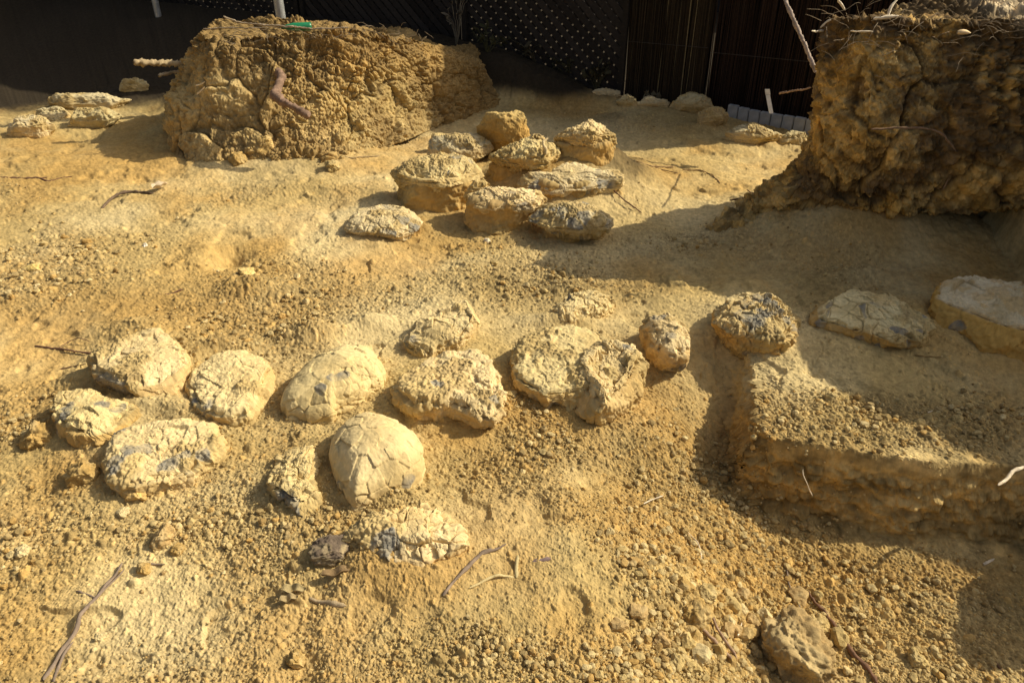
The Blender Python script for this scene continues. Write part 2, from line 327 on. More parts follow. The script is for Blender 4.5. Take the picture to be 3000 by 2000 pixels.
# left block. foot ring and crown ring, going round anticlockwise seen from above
def W3(px, py, y=None, z=None):
    return aty(px / .784, py / .784, y) if y is not None else atz(px / .784, py / .784, z)
foot = [W3(385, 310, z=.0), W3(398, 382, z=0), W3(470, 405, z=0), W3(600, 402, z=0), W3(755, 395, z=0), W3(870, 345, z=0), W3(985, 300, z=0), W3(1165, 240, z=0), (-.1, 6.5, .1), (-1.0, 6.4, .2), (-2.0, 6.0, .2), (-2.5, 5.6, .1)]
mid = [W3(405, 215, y=5.1), W3(398, 300, y=4.62), W3(480, 290, y=4.50), W3(610, 290, y=4.46), W3(750, 290, y=4.62), W3(862, 262, y=4.82), W3(975, 235, y=5.25), W3(1135, 195, y=5.85), (-.2, 6.35, .25), (-1.0, 6.2, .35), (-2.0, 5.8, .4), (-2.35, 5.5, .3)]
mid2 = [W3(436, 130, y=5.15), W3(450, 145, y=4.86), W3(480, 125, y=4.72), W3(630, 150, y=4.68), W3(750, 140, y=4.78), W3(862, 130, y=4.92), W3(985, 130, y=5.32), W3(1115, 150, y=5.85), (-.3, 6.2, .36), (-1.0, 6.0, .45), (-1.8, 5.6, .5), (-2.15, 5.4, .5)]
crown = [W3(462, 74, y=5.15), W3(466, 84, y=4.92), W3(500, 80, y=4.86), W3(630, 72, y=4.83), W3(750, 70, y=4.86), W3(860, 66, y=5.0), W3(985, 98, y=5.38), W3(1095, 130, y=5.85), (-.5, 6.0, .38), (-1.0, 5.6, .6), (-1.5, 5.4, .69), (-1.95, 5.35, .70)]
def pig_left(p, n, d):
    z = p[:, 2]; a, b, i1 = cell3(p, .03, 77)
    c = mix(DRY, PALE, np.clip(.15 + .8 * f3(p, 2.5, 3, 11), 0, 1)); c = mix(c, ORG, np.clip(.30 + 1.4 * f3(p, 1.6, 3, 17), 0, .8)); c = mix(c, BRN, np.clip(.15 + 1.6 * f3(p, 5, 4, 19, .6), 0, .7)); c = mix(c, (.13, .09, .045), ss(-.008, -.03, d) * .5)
    c = mix(c, BRN, ss(-.95, -.35, p[:, 0] + .3 * f3(p, 3, 2, 5)) * .62)                # the browner part to the right
    c = mix(c, BRN, ss(.48, .60, z + .16 * f3(p, 5, 3, 4)) * .85); c = mix(c, (.13, .085, .04), ss(.68, .73, z + .04 * f3(p, 9, 2, 2)) * .8)
    c = mix(c, BRN, ss(.5, .75, vn3(p[:, 0] * 6, p[:, 1] * 6, p[:, 2] * 3, 6) + .5) * .35)
    return c * (1 + .28 * (i1 - .5))[:, None]
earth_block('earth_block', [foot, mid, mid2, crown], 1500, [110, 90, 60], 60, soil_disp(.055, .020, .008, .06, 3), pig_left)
# right block: taller, dark and lumpy, undercut at its foot
tf = [W3(1625, 530, z=.02), W3(1700, 560, z=.02), W3(1850, 590, z=.0), (2.05, 3.52, 0), (2.55, 3.5, 0), (3.0, 3.5, 0), (3.0, 3.95, 0), (2.0, 3.95, 0), (1.6, 3.93, 0), (1.40, 3.75, 0)]
tm0 = [W3(1700, 470, y=3.50), W3(1760, 495, y=3.42), W3(1900, 530, y=3.46), (2.05, 3.52, .16), (2.55, 3.5, .16), (3.0, 3.5, .2), (3.0, 3.95, .1), (2.0, 3.95, .1), (1.72, 3.92, .1), (1.56, 3.8, .1)]
tm1 = [W3(1790, 385, y=3.58), W3(1830, 430, y=3.28), W3(1960, 480, y=3.2), W3(2150, 505, y=3.17), (2.6, 3.05, .32), (3.1, 3.2, .4), (3.0, 3.95, .3), (2.1, 3.95, .3), (1.86, 3.92, .3), (1.78, 3.8, .3)]
tm2 = [W3(1852, 300, y=3.6), W3(1866, 320, y=3.3), W3(1990, 340, y=3.12), W3(2170, 350, y=3.08), (2.55, 2.98, .52), (3.1, 3.2, .6), (3.0, 3.95, .5), (2.1, 3.95, .5), (1.93, 3.92, .5), (1.88, 3.8, .5)]
tc_ = [W3(1876, 60, y=3.62), W3(1895, 50, y=3.38), W3(2010, 36, y=3.22), W3(2180, 40, y=3.2), (2.55, 3.1, 1.03), (3.1, 3.3, 1.05), (3.0, 3.95, 1.0), (2.2, 3.95, 1.0), (2.05, 3.9, 1.0), (1.96, 3.82, 1.0)]
def pig_right(p, n, d):
    z = p[:, 2]; a, b, i1 = cell3(p, .045, 78)
    c = mix((.52, .37, .15), (.56, .33, .08), np.clip(.4 + 1.8 * f3(p, 6, 3, 12), 0, 1)); c = mix(c, (.15, .10, .05), np.clip(.42 + 2.2 * f3(p, 5.5, 4, 18, .65), 0, .92)); c = mix(c, (.12, .08, .04), ss(-.012, -.04, d) * .8)  # gaps between the clods coloured darker, painting in their shade
    c = mix(c, (.11, .075, .04), ss(.35, .1, z) * ss(1.75, 2.0, p[:, 0]) * .7)  # undercut foot darkened: the overhang's shade put into the pigment
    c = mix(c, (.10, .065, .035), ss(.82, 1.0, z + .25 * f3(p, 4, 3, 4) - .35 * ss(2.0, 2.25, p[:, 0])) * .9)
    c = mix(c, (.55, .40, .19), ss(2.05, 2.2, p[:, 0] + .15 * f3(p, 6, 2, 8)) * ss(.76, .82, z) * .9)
    c = mix(c, (.62, .5, .33), ss(.985, 1.02, z) * ss(1.95, 2.1, p[:, 0]) * .9)
    c = mix(c, DRY, ss(.3, .1, z) * .4)
    return c * (1 + .8 * (i1 - .5))[:, None]
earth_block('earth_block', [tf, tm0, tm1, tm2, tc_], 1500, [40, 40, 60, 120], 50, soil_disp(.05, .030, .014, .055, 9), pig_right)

# ------------------------------------------------------------------ stones
GREY = (.225, .208, .170); CREAM = (.66, .52, .275)
ORG_S = {27: (.58, .33, .065)}
def stone_mesh(rings, name, parent, origin, cs=.065, crack=.006, rough=1.0, org=.5, greys=(), seed=0, tone=CREAM, grand=0.0, dust=.6, low=.012, fac=9, zf=.35, chip=.6):
    P = np.array(rings); N = normals(P); nr, nc = P.shape[:2]; p = P.reshape(-1, 3); nn = N.reshape(-1, 3)
    q = p + np.stack([f3(p, 9, 2, seed + 1), f3(p, 9, 2, seed + 3), f3(p, 9, 2, seed + 5)], 1) * .03
    F1, F2_, idv, tv = cell3(q * (1, 1, 1.3), cs, seed + 50, True); e = (F2_ - F1)
    a2, b2, i2, tv2 = cell3(q, cs * .36, seed + 60, True); c1, c1b, i3 = cell3(p, .012, seed + 70)
    if fac:
        lo_, hi_ = p.min(0), p.max(0); hc = (lo_ + hi_) / 2; hh = (hi_ - lo_) / 2; pf = facet((p - hc) / hh, seed + 5, fac, .78 if zf < 1 else .66, 1.02, .85, zf) * hh + hc
        pf[:, 2] = np.where(p[:, 2] < lo_[2] + .04, p[:, 2], pf[:, 2]); p = pf
    cm = ss(-.05, .2, f3(p, 5, 2, seed + 14)) if grand == 0 and crack < .012 else 1.0
    ck = (seed * 0.6180339) % 1; cake = ss(.13 - .11 * ck, .27 - .10 * ck, f3(p, 5, 4, seed + 80, .6)) * (chip > 0) * (org < .8 or name == 'pedestal'); keep = 1 - .85 * cake; tone = [tone[0] * (.93 + .14 * ck), tone[1] * (.94 + .12 * ck), tone[2] * (.85 + .25 * ck)]; tone = [v * 1.06 for v in tone]
    d = f3(p, 6, 3, seed) * low * 2 - crack * np.exp(-(e / .035) ** 2) * cm + (idv - .5) * crack * 1.1 + tv * min(crack * 2.6, .02)
    d = f3(p, 6, 3, seed) * low * 2 + (d - f3(p, 6, 3, seed) * low * 2) * keep + cake * (.004 + .006 * (1 - np.minimum(c1, 1)) + f3(p, 60, 3, seed + 82, .6) * .006)
    rl = f3(p, 11, 2, seed + 24); d = d - .0022 * (.25 + .75 * (chip > 0)) * np.exp(-(rl / .010) ** 2) * ss(.05, .15, f3(p, 7, 2, seed + 26))
    rl2 = f3(p, 23, 2, seed + 28); d = d - .0015 * (.4 + .6 * (chip > 0)) * np.exp(-(rl2 / .02) ** 2) * ss(.0, .15, f3(p, 9, 2, seed + 29))
    rim = ss(.15, .45, np.abs(nn[:, 2])) * ss(.97, .8, np.abs(nn[:, 2])); d = d - chip * rim * (.016 * (i2 < .4) + .02 * ss(.1, .3, f3(p, 13, 3, seed + 15)))
    msk = ss(-.05, .3, f3(p, 5, 2, seed + 8))
    d = d - crack * .45 * np.exp(-((b2 - a2) / .1) ** 2) * msk + ((i2 - .5) * crack * .7 + tv2 * crack * 1.6) * msk
    d = d + rough * (f3(p, 45, 4, seed + 9, .6) * .0045 + (1 - np.minimum(c1, 1)) * .0028 * (i3 > .55))
    p2 = p + nn * d[:, None]
    side = 1 - np.abs(nn[:, 2]); side = ss(.35, .85, side + .15 * f3(p, 8, 2, 3))
    c = mix(tone, DRY, np.clip(.22 + .9 * f3(p, 7, 3, seed + 2), 0, .8))
    c = mix(c, ORG_S.get(seed, (.50, .30, .085)), np.clip(side * org + .35 * org * ss(.12, .2, f3(p, 10, 3, seed + 4)), 0, .9))
    g = np.zeros(len(p))
    for (wx, r) in greys:
        dd = np.linalg.norm((q - wx) * (.8, .8, .8), axis=1) + f3(p, 30, 2, seed) * .014; g = np.maximum(g, ss(r, r * .84, dd))
    if grand > 0:
        g = np.maximum(g, (idv < grand) * ss(.05, .14, e) * ss(.0, .3, f3(p, 4, 1, seed + 6) + .2 + side * .2))
    c = mix(c, mix(DRY, BRN, np.clip(.2 + f3(p, 25, 2, 6), 0, .6)), cake * .75 * (1 - g))
    c = mix(c, GREY, g * np.clip(.72 + .9 * f3(p, 35, 3, 5), 0, .95))
    c = mix(c, (.40, .28, .12), np.exp(-(e / .035) ** 2) * .4 * cm)
    c = c * (1 + .16 * (i3 - .5) + .2 * f3(p, 3, 2, 8))[:, None]
    return mk(name, p2, grid_faces(nr, nc, True), M_STONE, parent=parent, pig=c, origin=origin)
def closed_poly(P, n, sm=4):
    c = P.mean(0); q = resample(P, n)
    for _ in range(max(1, int(n / len(P) * sm / 4))): q = (np.roll(q, 1, 0) + q * 2 + np.roll(q, -1, 0)) / 4
    return q
def make_rings(poly, zt, zb, dome, bs, bulge=.04, dip=0.0, pw=2.0, rc=90, rs_=40, lip=0.0, tilt=(0, 0)):
    """poly (n,2) plan outline at rim height -> rings from the foot to the middle of the top"""
    c = poly.mean(0); out = []
    tz = lambda q: (q[:, 0] - c[0]) * tilt[0] + (q[:, 1] - c[1]) * tilt[1]
    for u in (.001, .5, .85, .96): out.append(np.c_[c + (poly - c) * bs * u, np.full(len(poly), zb)])
    for t in np.linspace(0, 1, rs_, endpoint=False):
        s = bs + (1 - bs) * min(1, t * 1.35) ** .8 + bulge * .5 * math.sin(math.pi * t)
        q = c + (poly - c) * s; out.append(np.c_[q, zb + (zt - .010 - zb) * t + tz(q) * t])
    for t in np.linspace(0, 1, rc):
        rr = math.cos(t * math.pi / 2) if dome > .05 else 1 - t
        rr = max(rr, 0.0005)
        q = c + (poly - c) * (rr * (1 - .012 * (1 - t)))
        h = dome * (1 - rr ** pw) ** (1 / pw if dome > .05 else 1.0) + .010 * min(1, t * 8) ** .5 - dip * ss(.75, .3, np.array(rr))
        out.append(np.c_[q, np.full(len(q), zt - .010 + float(h)) + tz(q)])
    return out
def winding(P):
    a = np.sum(P[:, 0] * np.roll(P[:, 1], -1) - np.roll(P[:, 0], -1) * P[:, 1]); return P if a > 0 else P[::-1]
STONES = []
def slab(label, crop, pts, zt, dome=.02, bs=.9, zb=None, greys=(), seed=0, n=520, dip=0.0, tilt=(0, 0), name='mudstone_nodule', cat='stone', bulge=.04, pw=2.0, wav=.09, sm=1.2, **kw):
    S = C(crop, pts); cxy = np.mean([atz(a, b, 0) for a, b in S], axis=0); g0 = float(Hm0(cxy[0], cxy[1]))
    zr = g0 + zt
    P = np.array([atz(a, b, zr)[:2] for a, b in S]); P = winding(P)
    if PLAN:
        m = P.mean(0); e = (P.max(0) - P.min(0)) / 2; APRON.append((m[0], m[1] + .02, e[0] * 1.3, e[1] * 1.3, (.30 if seed not in (18, 19) else .10) * zt + .006)); return
    if dome > .03:                                    # the far outline seen is the dome's flank: pull it in
        y0, y1 = P[:, 1].min(), P[:, 1].max(); a = (y1 - y0) / 2; el = math.atan2(CAMZ, P[:, 1].mean()); s_, c_ = math.sin(el), math.cos(el)
        k = 1.0
        for _ in range(20):
            ak = a * k; k = k * .5 + .5 * (2 * a * s_) / (ak * s_ + math.sqrt((ak * s_) ** 2 + (dome * c_) ** 2))
        P[:, 1] = y0 + (P[:, 1] - y0) * k
    q = closed_poly(P, n, sm); cq = q.mean(0); aq = np.arctan2(*(q - cq).T); q = cq + (q - cq) * (1 + wav * f2(np.cos(aq) * 2.2 + seed, np.sin(aq) * 2.2, 1.0, 4, seed, .6))[:, None]; zb_ = (g0 - .03) if zb is None else g0 + zb
    rings = make_rings(q, zr, zb_, dome, bs, dip=dip, tilt=tilt, bulge=bulge, pw=pw)
    gl = []
    for (gx, gy, gr, gz) in greys:
        s = C(crop, [(gx, gy)])[0]; gl.append((atz(s[0], s[1], g0 + gz), gr))
    c = q.mean(0); org_ = (c[0], c[1], g0)
    o = stone_mesh(rings, name, None, org_, greys=gl, seed=seed, **kw)
    o['label'] = label; o['category'] = cat; o['group'] = 'mudstone nodules exposed in the dig'; STONES.append(o)
    return o
def boulder(label, crop, cx, base, wid, top, z0=0.0, depth=1.0, capw=1.0, flat_=.35, parent=None, name='mudstone_nodule', cat='stone', seed=0, n=300, group='mudstone nodules exposed in the dig', foot=.85, irr=.10, mat_tone=CREAM, ygap=0.0, **kw):
    """a stone known by its foot, width and top in the picture; plan about as deep as wide; z0 absolute height of its foot"""
    ox, oy, s = CROPS[crop]; bx, by = ox + cx / s, oy + base / s; ty = oy + top / s
    if crop == 'W':
        for _ in range(6): z0 = float(Hm0(*atz(bx, by, z0)[:2]))
    f = atz(bx, by, z0); dist = np.linalg.norm(f - (0, 0, CAMZ)); fwd = f[1] * cp - (f[2] - CAMZ) * sp_
    W = (wid / s) / 1500 * TH * fwd * (1.34 if crop == 'M' else 1.12); Dp = W * depth / (1.75 if crop == 'M' else 1.5); cy = f[1] + Dp / 2 + ygap; cxw = f[0] * cy / f[1]
    zt = aty(bx, ty, cy + Dp * .12)[2]
    if PLAN:
        APRON.append((cxw, cy, W * .72, Dp * .8, .22 * (zt - z0) if zt - z0 < .2 else .04)); return None, zt, (cxw, cy, W, Dp)
    a = np.linspace(0, 2 * math.pi, n, endpoint=False)
    irr = irr * 1.6; rad = 1 + irr * (np.array([vn3(np.cos(a) * 1.3 + seed * 3, np.sin(a) * 1.3, 0 * a, seed)]).ravel() * 2) + irr * .8 * vn3(np.cos(a) * 3 + seed, np.sin(a) * 3, 0 * a, seed + 2)
    poly = np.c_[cxw + np.cos(a) * W / 2 * rad, cy + np.sin(a) * Dp / 2 * rad]
    zt += .012; H = zt - z0
    kw['crack'] = kw.get('crack', .005) * .6; kw['rough'] = kw.get('rough', 1.0) * 1.15; kw.setdefault('low', .02); kw.setdefault('fac', 20); kw.setdefault('zf', 1.0)
    rings = make_rings(poly, z0 + H * (1 - flat_), z0 - .03, max(H * flat_, .051), foot, bulge=.05, pw=2.3)
    org_ = (cxw, cy, z0)
    o = stone_mesh(rings, name, parent, org_, seed=seed, tone=mat_tone, **kw)
    if parent is None: o['label'] = label; o['category'] = cat; o['group'] = group; STONES.append(o)
    return o, zt, (cxw, cy, W, Dp)

def all_stones():
    slab('large pale stone with chipped grey front edge, upper left of the left group', 'D', [(610, 870), (660, 780), (760, 720), (850, 690), (1000, 650), (1090, 670), (1180, 740), (1280, 830), (1310, 910), (1270, 1000), (1180, 1090), (1080, 1075), (960, 1070), (880, 1050), (700, 1020), (625, 960)],
         .095, .02, .84, greys=[(740, 1080, .045, .05), (830, 1100, .045, .04), (1020, 1090, .02, .05)], seed=11, org=.45, crack=.004, low=.012, cs=.09)
    slab('flat sandy stone with one big grey plate on its front edge', 'D', [(1270, 1040), (1340, 950), (1480, 870), (1600, 850), (1780, 865), (1900, 950), (1870, 1080), (1830, 1180), (1740, 1250), (1600, 1290), (1500, 1270), (1380, 1220), (1290, 1140)],
         .065, .015, .90, greys=[(1500, 1300, .04, .02), (1570, 1300, .045, .02), (1650, 1290, .04, .02), (1330, 1240, .03, .02)], seed=12, org=.35, crack=.0035, cs=.09)
    slab('orange-tinted stone at the far left of its group with scattered grey plates', 'D', [(350, 1150), (450, 1085), (560, 1080), (690, 1140), (880, 1180), (960, 1220), (900, 1300), (840, 1380), (720, 1420), (600, 1430), (480, 1400), (380, 1330), (335, 1240)],
         .07, .02, .85, greys=[(490, 1240, .02, .07), (470, 1310, .02, .06), (740, 1230, .022, .07), (850, 1250, .02, .07), (430, 1370, .03, .03)], seed=13, org=.7, crack=.006, cs=.06)
    slab('wide flat stone with a row of grey plates along its front', 'D', [(860, 1320), (1000, 1290), (1300, 1290), (1440, 1350), (1520, 1430), (1500, 1530), (1420, 1600), (1340, 1670), (1240, 1730), (1060, 1760), (860, 1750), (770, 1720), (730, 1650), (690, 1600), (640, 1530), (660, 1470), (740, 1430), (800, 1380)],
         .06, .015, .95, greys=[(800, 1390, .03, .065), (830, 1630, .03, .05), (890, 1590, .028, .055), (820, 1690, .024, .04), (1010, 1550, .022, .06), (1260, 1590, .026, .055), (1180, 1680, .035, .04), (1190, 1740, .028, .03), (940, 1700, .02, .04), (870, 1760, .025, .02), (1400, 1570, .02, .05), (680, 1530, .018, .05)], seed=14, org=.3, crack=.005, cs=.06)
    slab('smooth domed stone split by a long crack', 'P', [(370, 640), (380, 540), (450, 440), (560, 330), (700, 250), (860, 190), (1000, 130), (1100, 125), (1190, 170), (1260, 270), (1290, 360), (1260, 440), (1150, 500), (1080, 570), (960, 620), (860, 660), (800, 730), (660, 740), (500, 730), (400, 720)],
         .03, .10, .97, wav=.03, sm=3.5, greys=[(740, 740, .02, .01), (700, 480, .02, .1), (850, 350, .02, .12)], seed=15, fac=0, chip=.0, org=.12, crack=.0045, rough=.45, cs=.07, low=.008)
    slab('big rough pale stone with a hollow in its top, middle of the front row', 'P', [(1330, 400), (1350, 330), (1430, 250), (1500, 200), (1680, 170), (1800, 110), (1950, 120), (2060, 100), (2150, 190), (2230, 280), (2290, 380), (2310, 480), (2260, 640), (2190, 700), (2080, 690), (1950, 620), (1800, 590), (1560, 590), (1420, 530), (1350, 470)],
         .095, .015, .80, greys=[(2180, 560, .015, .1), (1720, 460, .02, .1)], seed=16, org=.3, crack=.007, rough=1.3, cs=.05, dip=.014)
    slab('tilted pale slab broken at its left edge, behind the big rough stone', 'E', [(400, 800), (430, 700), (520, 620), (700, 560), (850, 520), (920, 530), (950, 620), (900, 690), (820, 760), (680, 800), (560, 840), (450, 850)],
         .055, .015, .95, greys=[(500, 780, .022, .03)], seed=17, org=.25, crack=.006, cs=.055, tilt=(.12, .1))
    slab('broad sandy stone half hidden by a smaller lump on its right side', 'E', [(1165, 950), (1185, 850), (1240, 745), (1400, 700), (1600, 670), (1850, 680), (1980, 760), (1980, 900), (1880, 1040), (1720, 1130), (1580, 1170), (1430, 1150), (1320, 1090), (1190, 1020)],
         .085, .012, .82, greys=[(1470, 1180, .03, .03), (1420, 1290, .025, .0), (1340, 1160, .02, .04)], seed=18, fac=4, org=.5, crack=.005, cs=.07)
    slab('knobbly pale lump with a sunken middle leaning on the broad sandy stone', 'E', [(1620, 900), (1720, 810), (1880, 750), (2010, 790), (2080, 900), (2070, 1020), (1990, 1110), (1900, 1170), (1790, 1180), (1680, 1160), (1620, 1100), (1600, 1000)],
         .12, .02, .88, greys=[(1960, 830, .018, .12), (1660, 1060, .018, .06)], seed=19, fac=5, org=.35, crack=.009, rough=1.5, cs=.045, dip=.03)
    slab('small low stone at the shadow edge behind the front row', 'E', [(1440, 640), (1470, 560), (1560, 490), (1680, 460), (1800, 460), (1890, 510), (1850, 590), (1780, 630), (1650, 660), (1540, 680)],
         .03, .055, .95, greys=[(1580, 520, .02, .05)], seed=20, org=.3, crack=.006, cs=.05)
    slab('narrow upright stone with grey patches, alone between front row and shade', 'E', [(2085, 660), (2150, 610), (2240, 600), (2340, 650), (2410, 720), (2415, 820), (2360, 860), (2230, 860), (2140, 790)],
         .07, .035, .84, greys=[(2180, 640, .02, .09), (2260, 750, .025, .08), (2170, 720, .018, .06), (2300, 930, .03, .01)], seed=21, org=.5, crack=.008, cs=.05)
    slab('rounded egg-like stone covered in fine cracks', 'P', [(790, 1090), (800, 960), (870, 860), (980, 770), (1120, 715), (1280, 730), (1400, 790), (1510, 880), (1580, 990), (1600, 1100), (1560, 1240), (1480, 1330), (1330, 1370), (1180, 1420), (1080, 1470), (990, 1490), (900, 1420), (830, 1290)],
         .03, .112, .99, wav=.02, sm=4, greys=[(940, 1250, .028, .05), (1080, 1300, .03, .04), (960, 1420, .025, .01), (1480, 1290, .02, .05), (1080, 1430, .022, .01)], seed=22, fac=0, chip=.0, org=.10, crack=.0035, rough=.45, cs=.05, low=.007)
    slab('crescent-shaped flaky stone left of the egg-like stone', 'P', [(230, 1220), (260, 1060), (350, 960), (480, 920), (620, 950), (660, 1060), (640, 1200), (680, 1320), (700, 1440), (600, 1510), (500, 1440), (400, 1380), (280, 1320)],
         .055, .012, .88, greys=[(500, 1500, .04, .01), (400, 1440, .03, .02)], seed=23, org=.15, crack=.009, rough=1.2, cs=.04)
    slab('lowest front stone with pale top and grey plates', 'Q', [(640, 680), (760, 560), (870, 480), (1050, 370), (1220, 360), (1420, 300), (1500, 260), (1620, 330), (1740, 410), (1790, 500), (1900, 560), (1920, 660), (1850, 760), (1720, 850), (1560, 860), (1330, 850), (1150, 840), (1000, 790), (800, 740)],
         .05, .03, .95, greys=[(1100, 780, .035, .04), (1160, 740, .03, .045), (1660, 840, .025, .02), (1720, 790, .02, .03)], seed=24, org=.3, crack=.007, cs=.07)
    slab('blue-grey and gold stone broken open into cells, at the shadow edge', 'F', [(205, 600), (220, 550), (280, 490), (380, 430), (500, 440), (620, 450), (730, 510), (790, 590), (790, 690), (720, 760), (600, 760), (450, 720), (330, 700), (230, 660)],
         .095, .035, .86, greys=[(430, 530, 0.032, .12), (560, 480, 0.051, .13), (400, 640, 0.036, .1), (620, 560, 0.036, .12), (480, 700, 0.043, .08), (710, 690, 0.041, .07), (510, 820, 0.055, .01), (610, 830, 0.032, .0), (750, 830, 0.032, .0), (540, 610, 0.029, .12)], seed=25, org=.6, crack=.013, cs=.042, rough=1.0)
    slab('flat shaded stone with sandy top and a tall grey plate in its front', 'F', [(890, 580), (920, 480), (1030, 430), (1180, 410), (1330, 440), (1440, 445), (1550, 420), (1660, 480), (1700, 560), (1760, 620), (1740, 720), (1640, 760), (1560, 740), (1480, 780), (1400, 750), (1280, 700), (1150, 680), (1050, 650), (950, 620)],
         .08, .015, .86, greys=[(1490, 720, .03, .07), (1500, 800, .03, .03), (1620, 740, .022, .05), (1200, 770, .02, .03), (1380, 800, .026, .03), (1340, 830, .02, .02), (1680, 620, .02, .08)], seed=26, org=.75, crack=.005, cs=.07, tone=(.72, .60, .36), grand=.12)
    slab('large shaded stone with cracked white top and smooth orange side', 'F', [(1725, 470), (1770, 390), (1850, 340), (1950, 325), (2100, 345), (2351, 385), (2600, 430), (2760, 520), (2760, 640), (2600, 720), (2351, 720), (2150, 680), (1950, 590), (1800, 530)],
         .145, .01, .93, zb=-.04, greys=[(1880, 700, .02, .07)], seed=27, org=.95, crack=.010, cs=.11, tone=(.74, .62, .40), rough=1.7, bulge=.01, n=500)
    # the middle cluster, standing on pedestals of clay
    SOILT = (.47, .33, .14)
    def capped(label, cx, base, wid, top, z0, ped_base, ped_w, zg, seed, depth=1.0, flat_=.4, crop='M', **kw):
        """stone on a pedestal: the stone is the thing, the clay under it its part"""
        o, zt, (x, y, W, D) = boulder(label, crop, cx, base, wid, top, z0=z0, depth=depth, seed=seed, flat_=flat_, foot=.8, **kw)
        if PLAN: return
        a = np.linspace(0, 2 * math.pi, 220, endpoint=False); k = ped_w
        rings = []
        for t in np.linspace(0, 1, 40):
            s = k * (1.34 - .50 * t ** .6) * (1 + .22 * vn3(np.cos(a) * 2 + seed, np.sin(a) * 2, 0 * a + t, 4)) * .5
            last = s; rings.append(np.c_[x + np.cos(a) * W * s * 1.0, y + np.sin(a) * D * s, np.full(220, zg - .04 + (z0 + .03 - zg + .04) * t)])
        for u in (.9, .6, .3, .001): rings.append(np.c_[x + np.cos(a) * W * last * u, y + np.sin(a) * D * last * u, np.full(220, z0 + .03)])
        stone_mesh(rings, 'pedestal', o, (x, y, zg), seed=seed + 5, org=.6, crack=.002, rough=1.6, tone=(.43, .31, .14), low=.035, fac=8)
        return o
    capped('flat-capped stone with grey rim on a clay pedestal, left front of the middle cluster', 530, 800, 600, 500, .115, 1000, .88, .0, 31, depth=1.1, flat_=.45, org=.25, crack=.007, rough=1.4, greys=[], grand=.12, irr=.08)
    boulder('blunt greenish-cream dome behind the flat-capped stone', 'M', 745, 520, 450, 272, z0=.07, depth=1.05, seed=32, flat_=.7, fac=8, org=.3, crack=.004, irr=.08, mat_tone=(.56, .48, .29))
    boulder('low sandy lump peeping out behind the greenish-cream dome', 'M', 590, 390, 260, 290, z0=.05, depth=.8, seed=47, flat_=.7, org=.5, crack=.004)
    boulder('tall orange angular boulder at the back of the middle cluster', 'M', 1130, 450, 400, 55, z0=.09, depth=.85, seed=33, flat_=.7, org=.9, crack=.008, irr=.16, cs=.12, mat_tone=(.58, .42, .17))
    boulder('small shaded cobble tucked right of the orange boulder', 'M', 1370, 420, 150, 285, z0=.14, depth=.9, seed=48, flat_=.6, org=.3, crack=.004)
    capped('cream boulder with crumbly front, in the centre of the middle cluster', 1240, 620, 470, 340, .13, 760, .95, .02, 34, depth=1.1, flat_=.55, org=.4, crack=.008, rough=1.6, irr=.14)
    capped('tallest pillar of the middle cluster with root-covered rough cap', 1800, 430, 400, 170, .22, 640, 1.1, .06, 35, depth=1.1, flat_=.5, org=.5, crack=.006, rough=2.0, irr=.1)
    boulder('crumbly orange shelf below the root-covered cap', 'M', 1760, 640, 520, 340, z0=.05, depth=.62, seed=49, flat_=.45, org=.75, crack=.008, rough=2.0, irr=.12)
    capped('white-grey stone with curved grey plate, right side of the middle cluster', 1670, 800, 630, 610, .08, 900, .75, .0, 56, depth=1.0, flat_=.42, fac=10, org=.2, crack=.006, grand=.22, irr=.1, mat_tone=(.68, .56, .33))
    capped('stone with grey fluted front on an orange pedestal, front of the middle cluster', 1120, 970, 520, 745, .10, 1150, .9, .0, 37, depth=1.0, flat_=.5, org=.35, crack=.007, rough=1.3, grand=.3, irr=.12)
    capped('grey-topped stone nearest the camera in the middle cluster, at the edge of the shade', 1690, 1130, 570, 945, .06, 1240, .7, .0, 59, depth=1.0, flat_=.42, fac=10, org=.15, crack=.005, grand=.25, irr=.08, mat_tone=(.68, .56, .33))
    boulder('jagged cream stone wedged between the capped stone and the fluted one', 'M', 880, 900, 170, 690, z0=.08, depth=.9, seed=39, flat_=.5, org=.4, crack=.007, rough=1.3, irr=.15)
    slab('isolated low cream dome with grey patches, left of the middle cluster', 'W', [(780, 535), (810, 500), (860, 478), (920, 476), (960, 498), (978, 520), (960, 540), (900, 550), (830, 548)],
         .02, .07, .97, seed=40, chip=.2, org=.12, crack=.005, cs=.07, grand=.18, tone=(.66, .54, .31))
    # small stones further back
    for i, (lab, cx, base, wid, top, z0, dp, kw) in enumerate([
        ('pale stone farthest to the left, at the foot of the dark bank', 85, 322, 104, 264, .0, .8, {}),
        ('small stone between the farthest left stone and the long low one', 130, 280, 70, 246, .0, .8, {}),
        ('flat round stone in front of the long low slab, back left', 224, 302, 122, 252, .0, .75, {}),
        ('long low layered slab in half shade at the back left', 226, 262, 170, 212, .03, .7, {}),
        ('lone stone on the dark bank beside the cut roots', 316, 212, 74, 184, .12, .8, {}),
        ('long pale stone with knobbly top below the lattice', 1392, 244, 70, 206, .0, .8, {}),
        ('low stone left of the long knobbly one below the lattice', 1292, 226, 78, 196, .0, .8, {}),
        ('tiny stone next to the knobbly one, in front of the brushwood', 1440, 246, 40, 228, .0, .8, {}),
        ('low flat stone before the brushwood fence, left of the round boulder', 1494, 250, 70, 230, .0, .6, {}),
        ('round pale boulder standing out before the dark fence', 1588, 268, 92, 214, .0, .8, {}),
        ('small stone in front of the round boulder by the edging', 1632, 296, 74, 252, .0, .7, {}),
        ('smooth low stone in front of the white edging', 1728, 336, 104, 290, .0, .7, {}),
        ('small flat stone where the edging meets the tall earth block', 1822, 336, 64, 306, .0, .7, {})]):
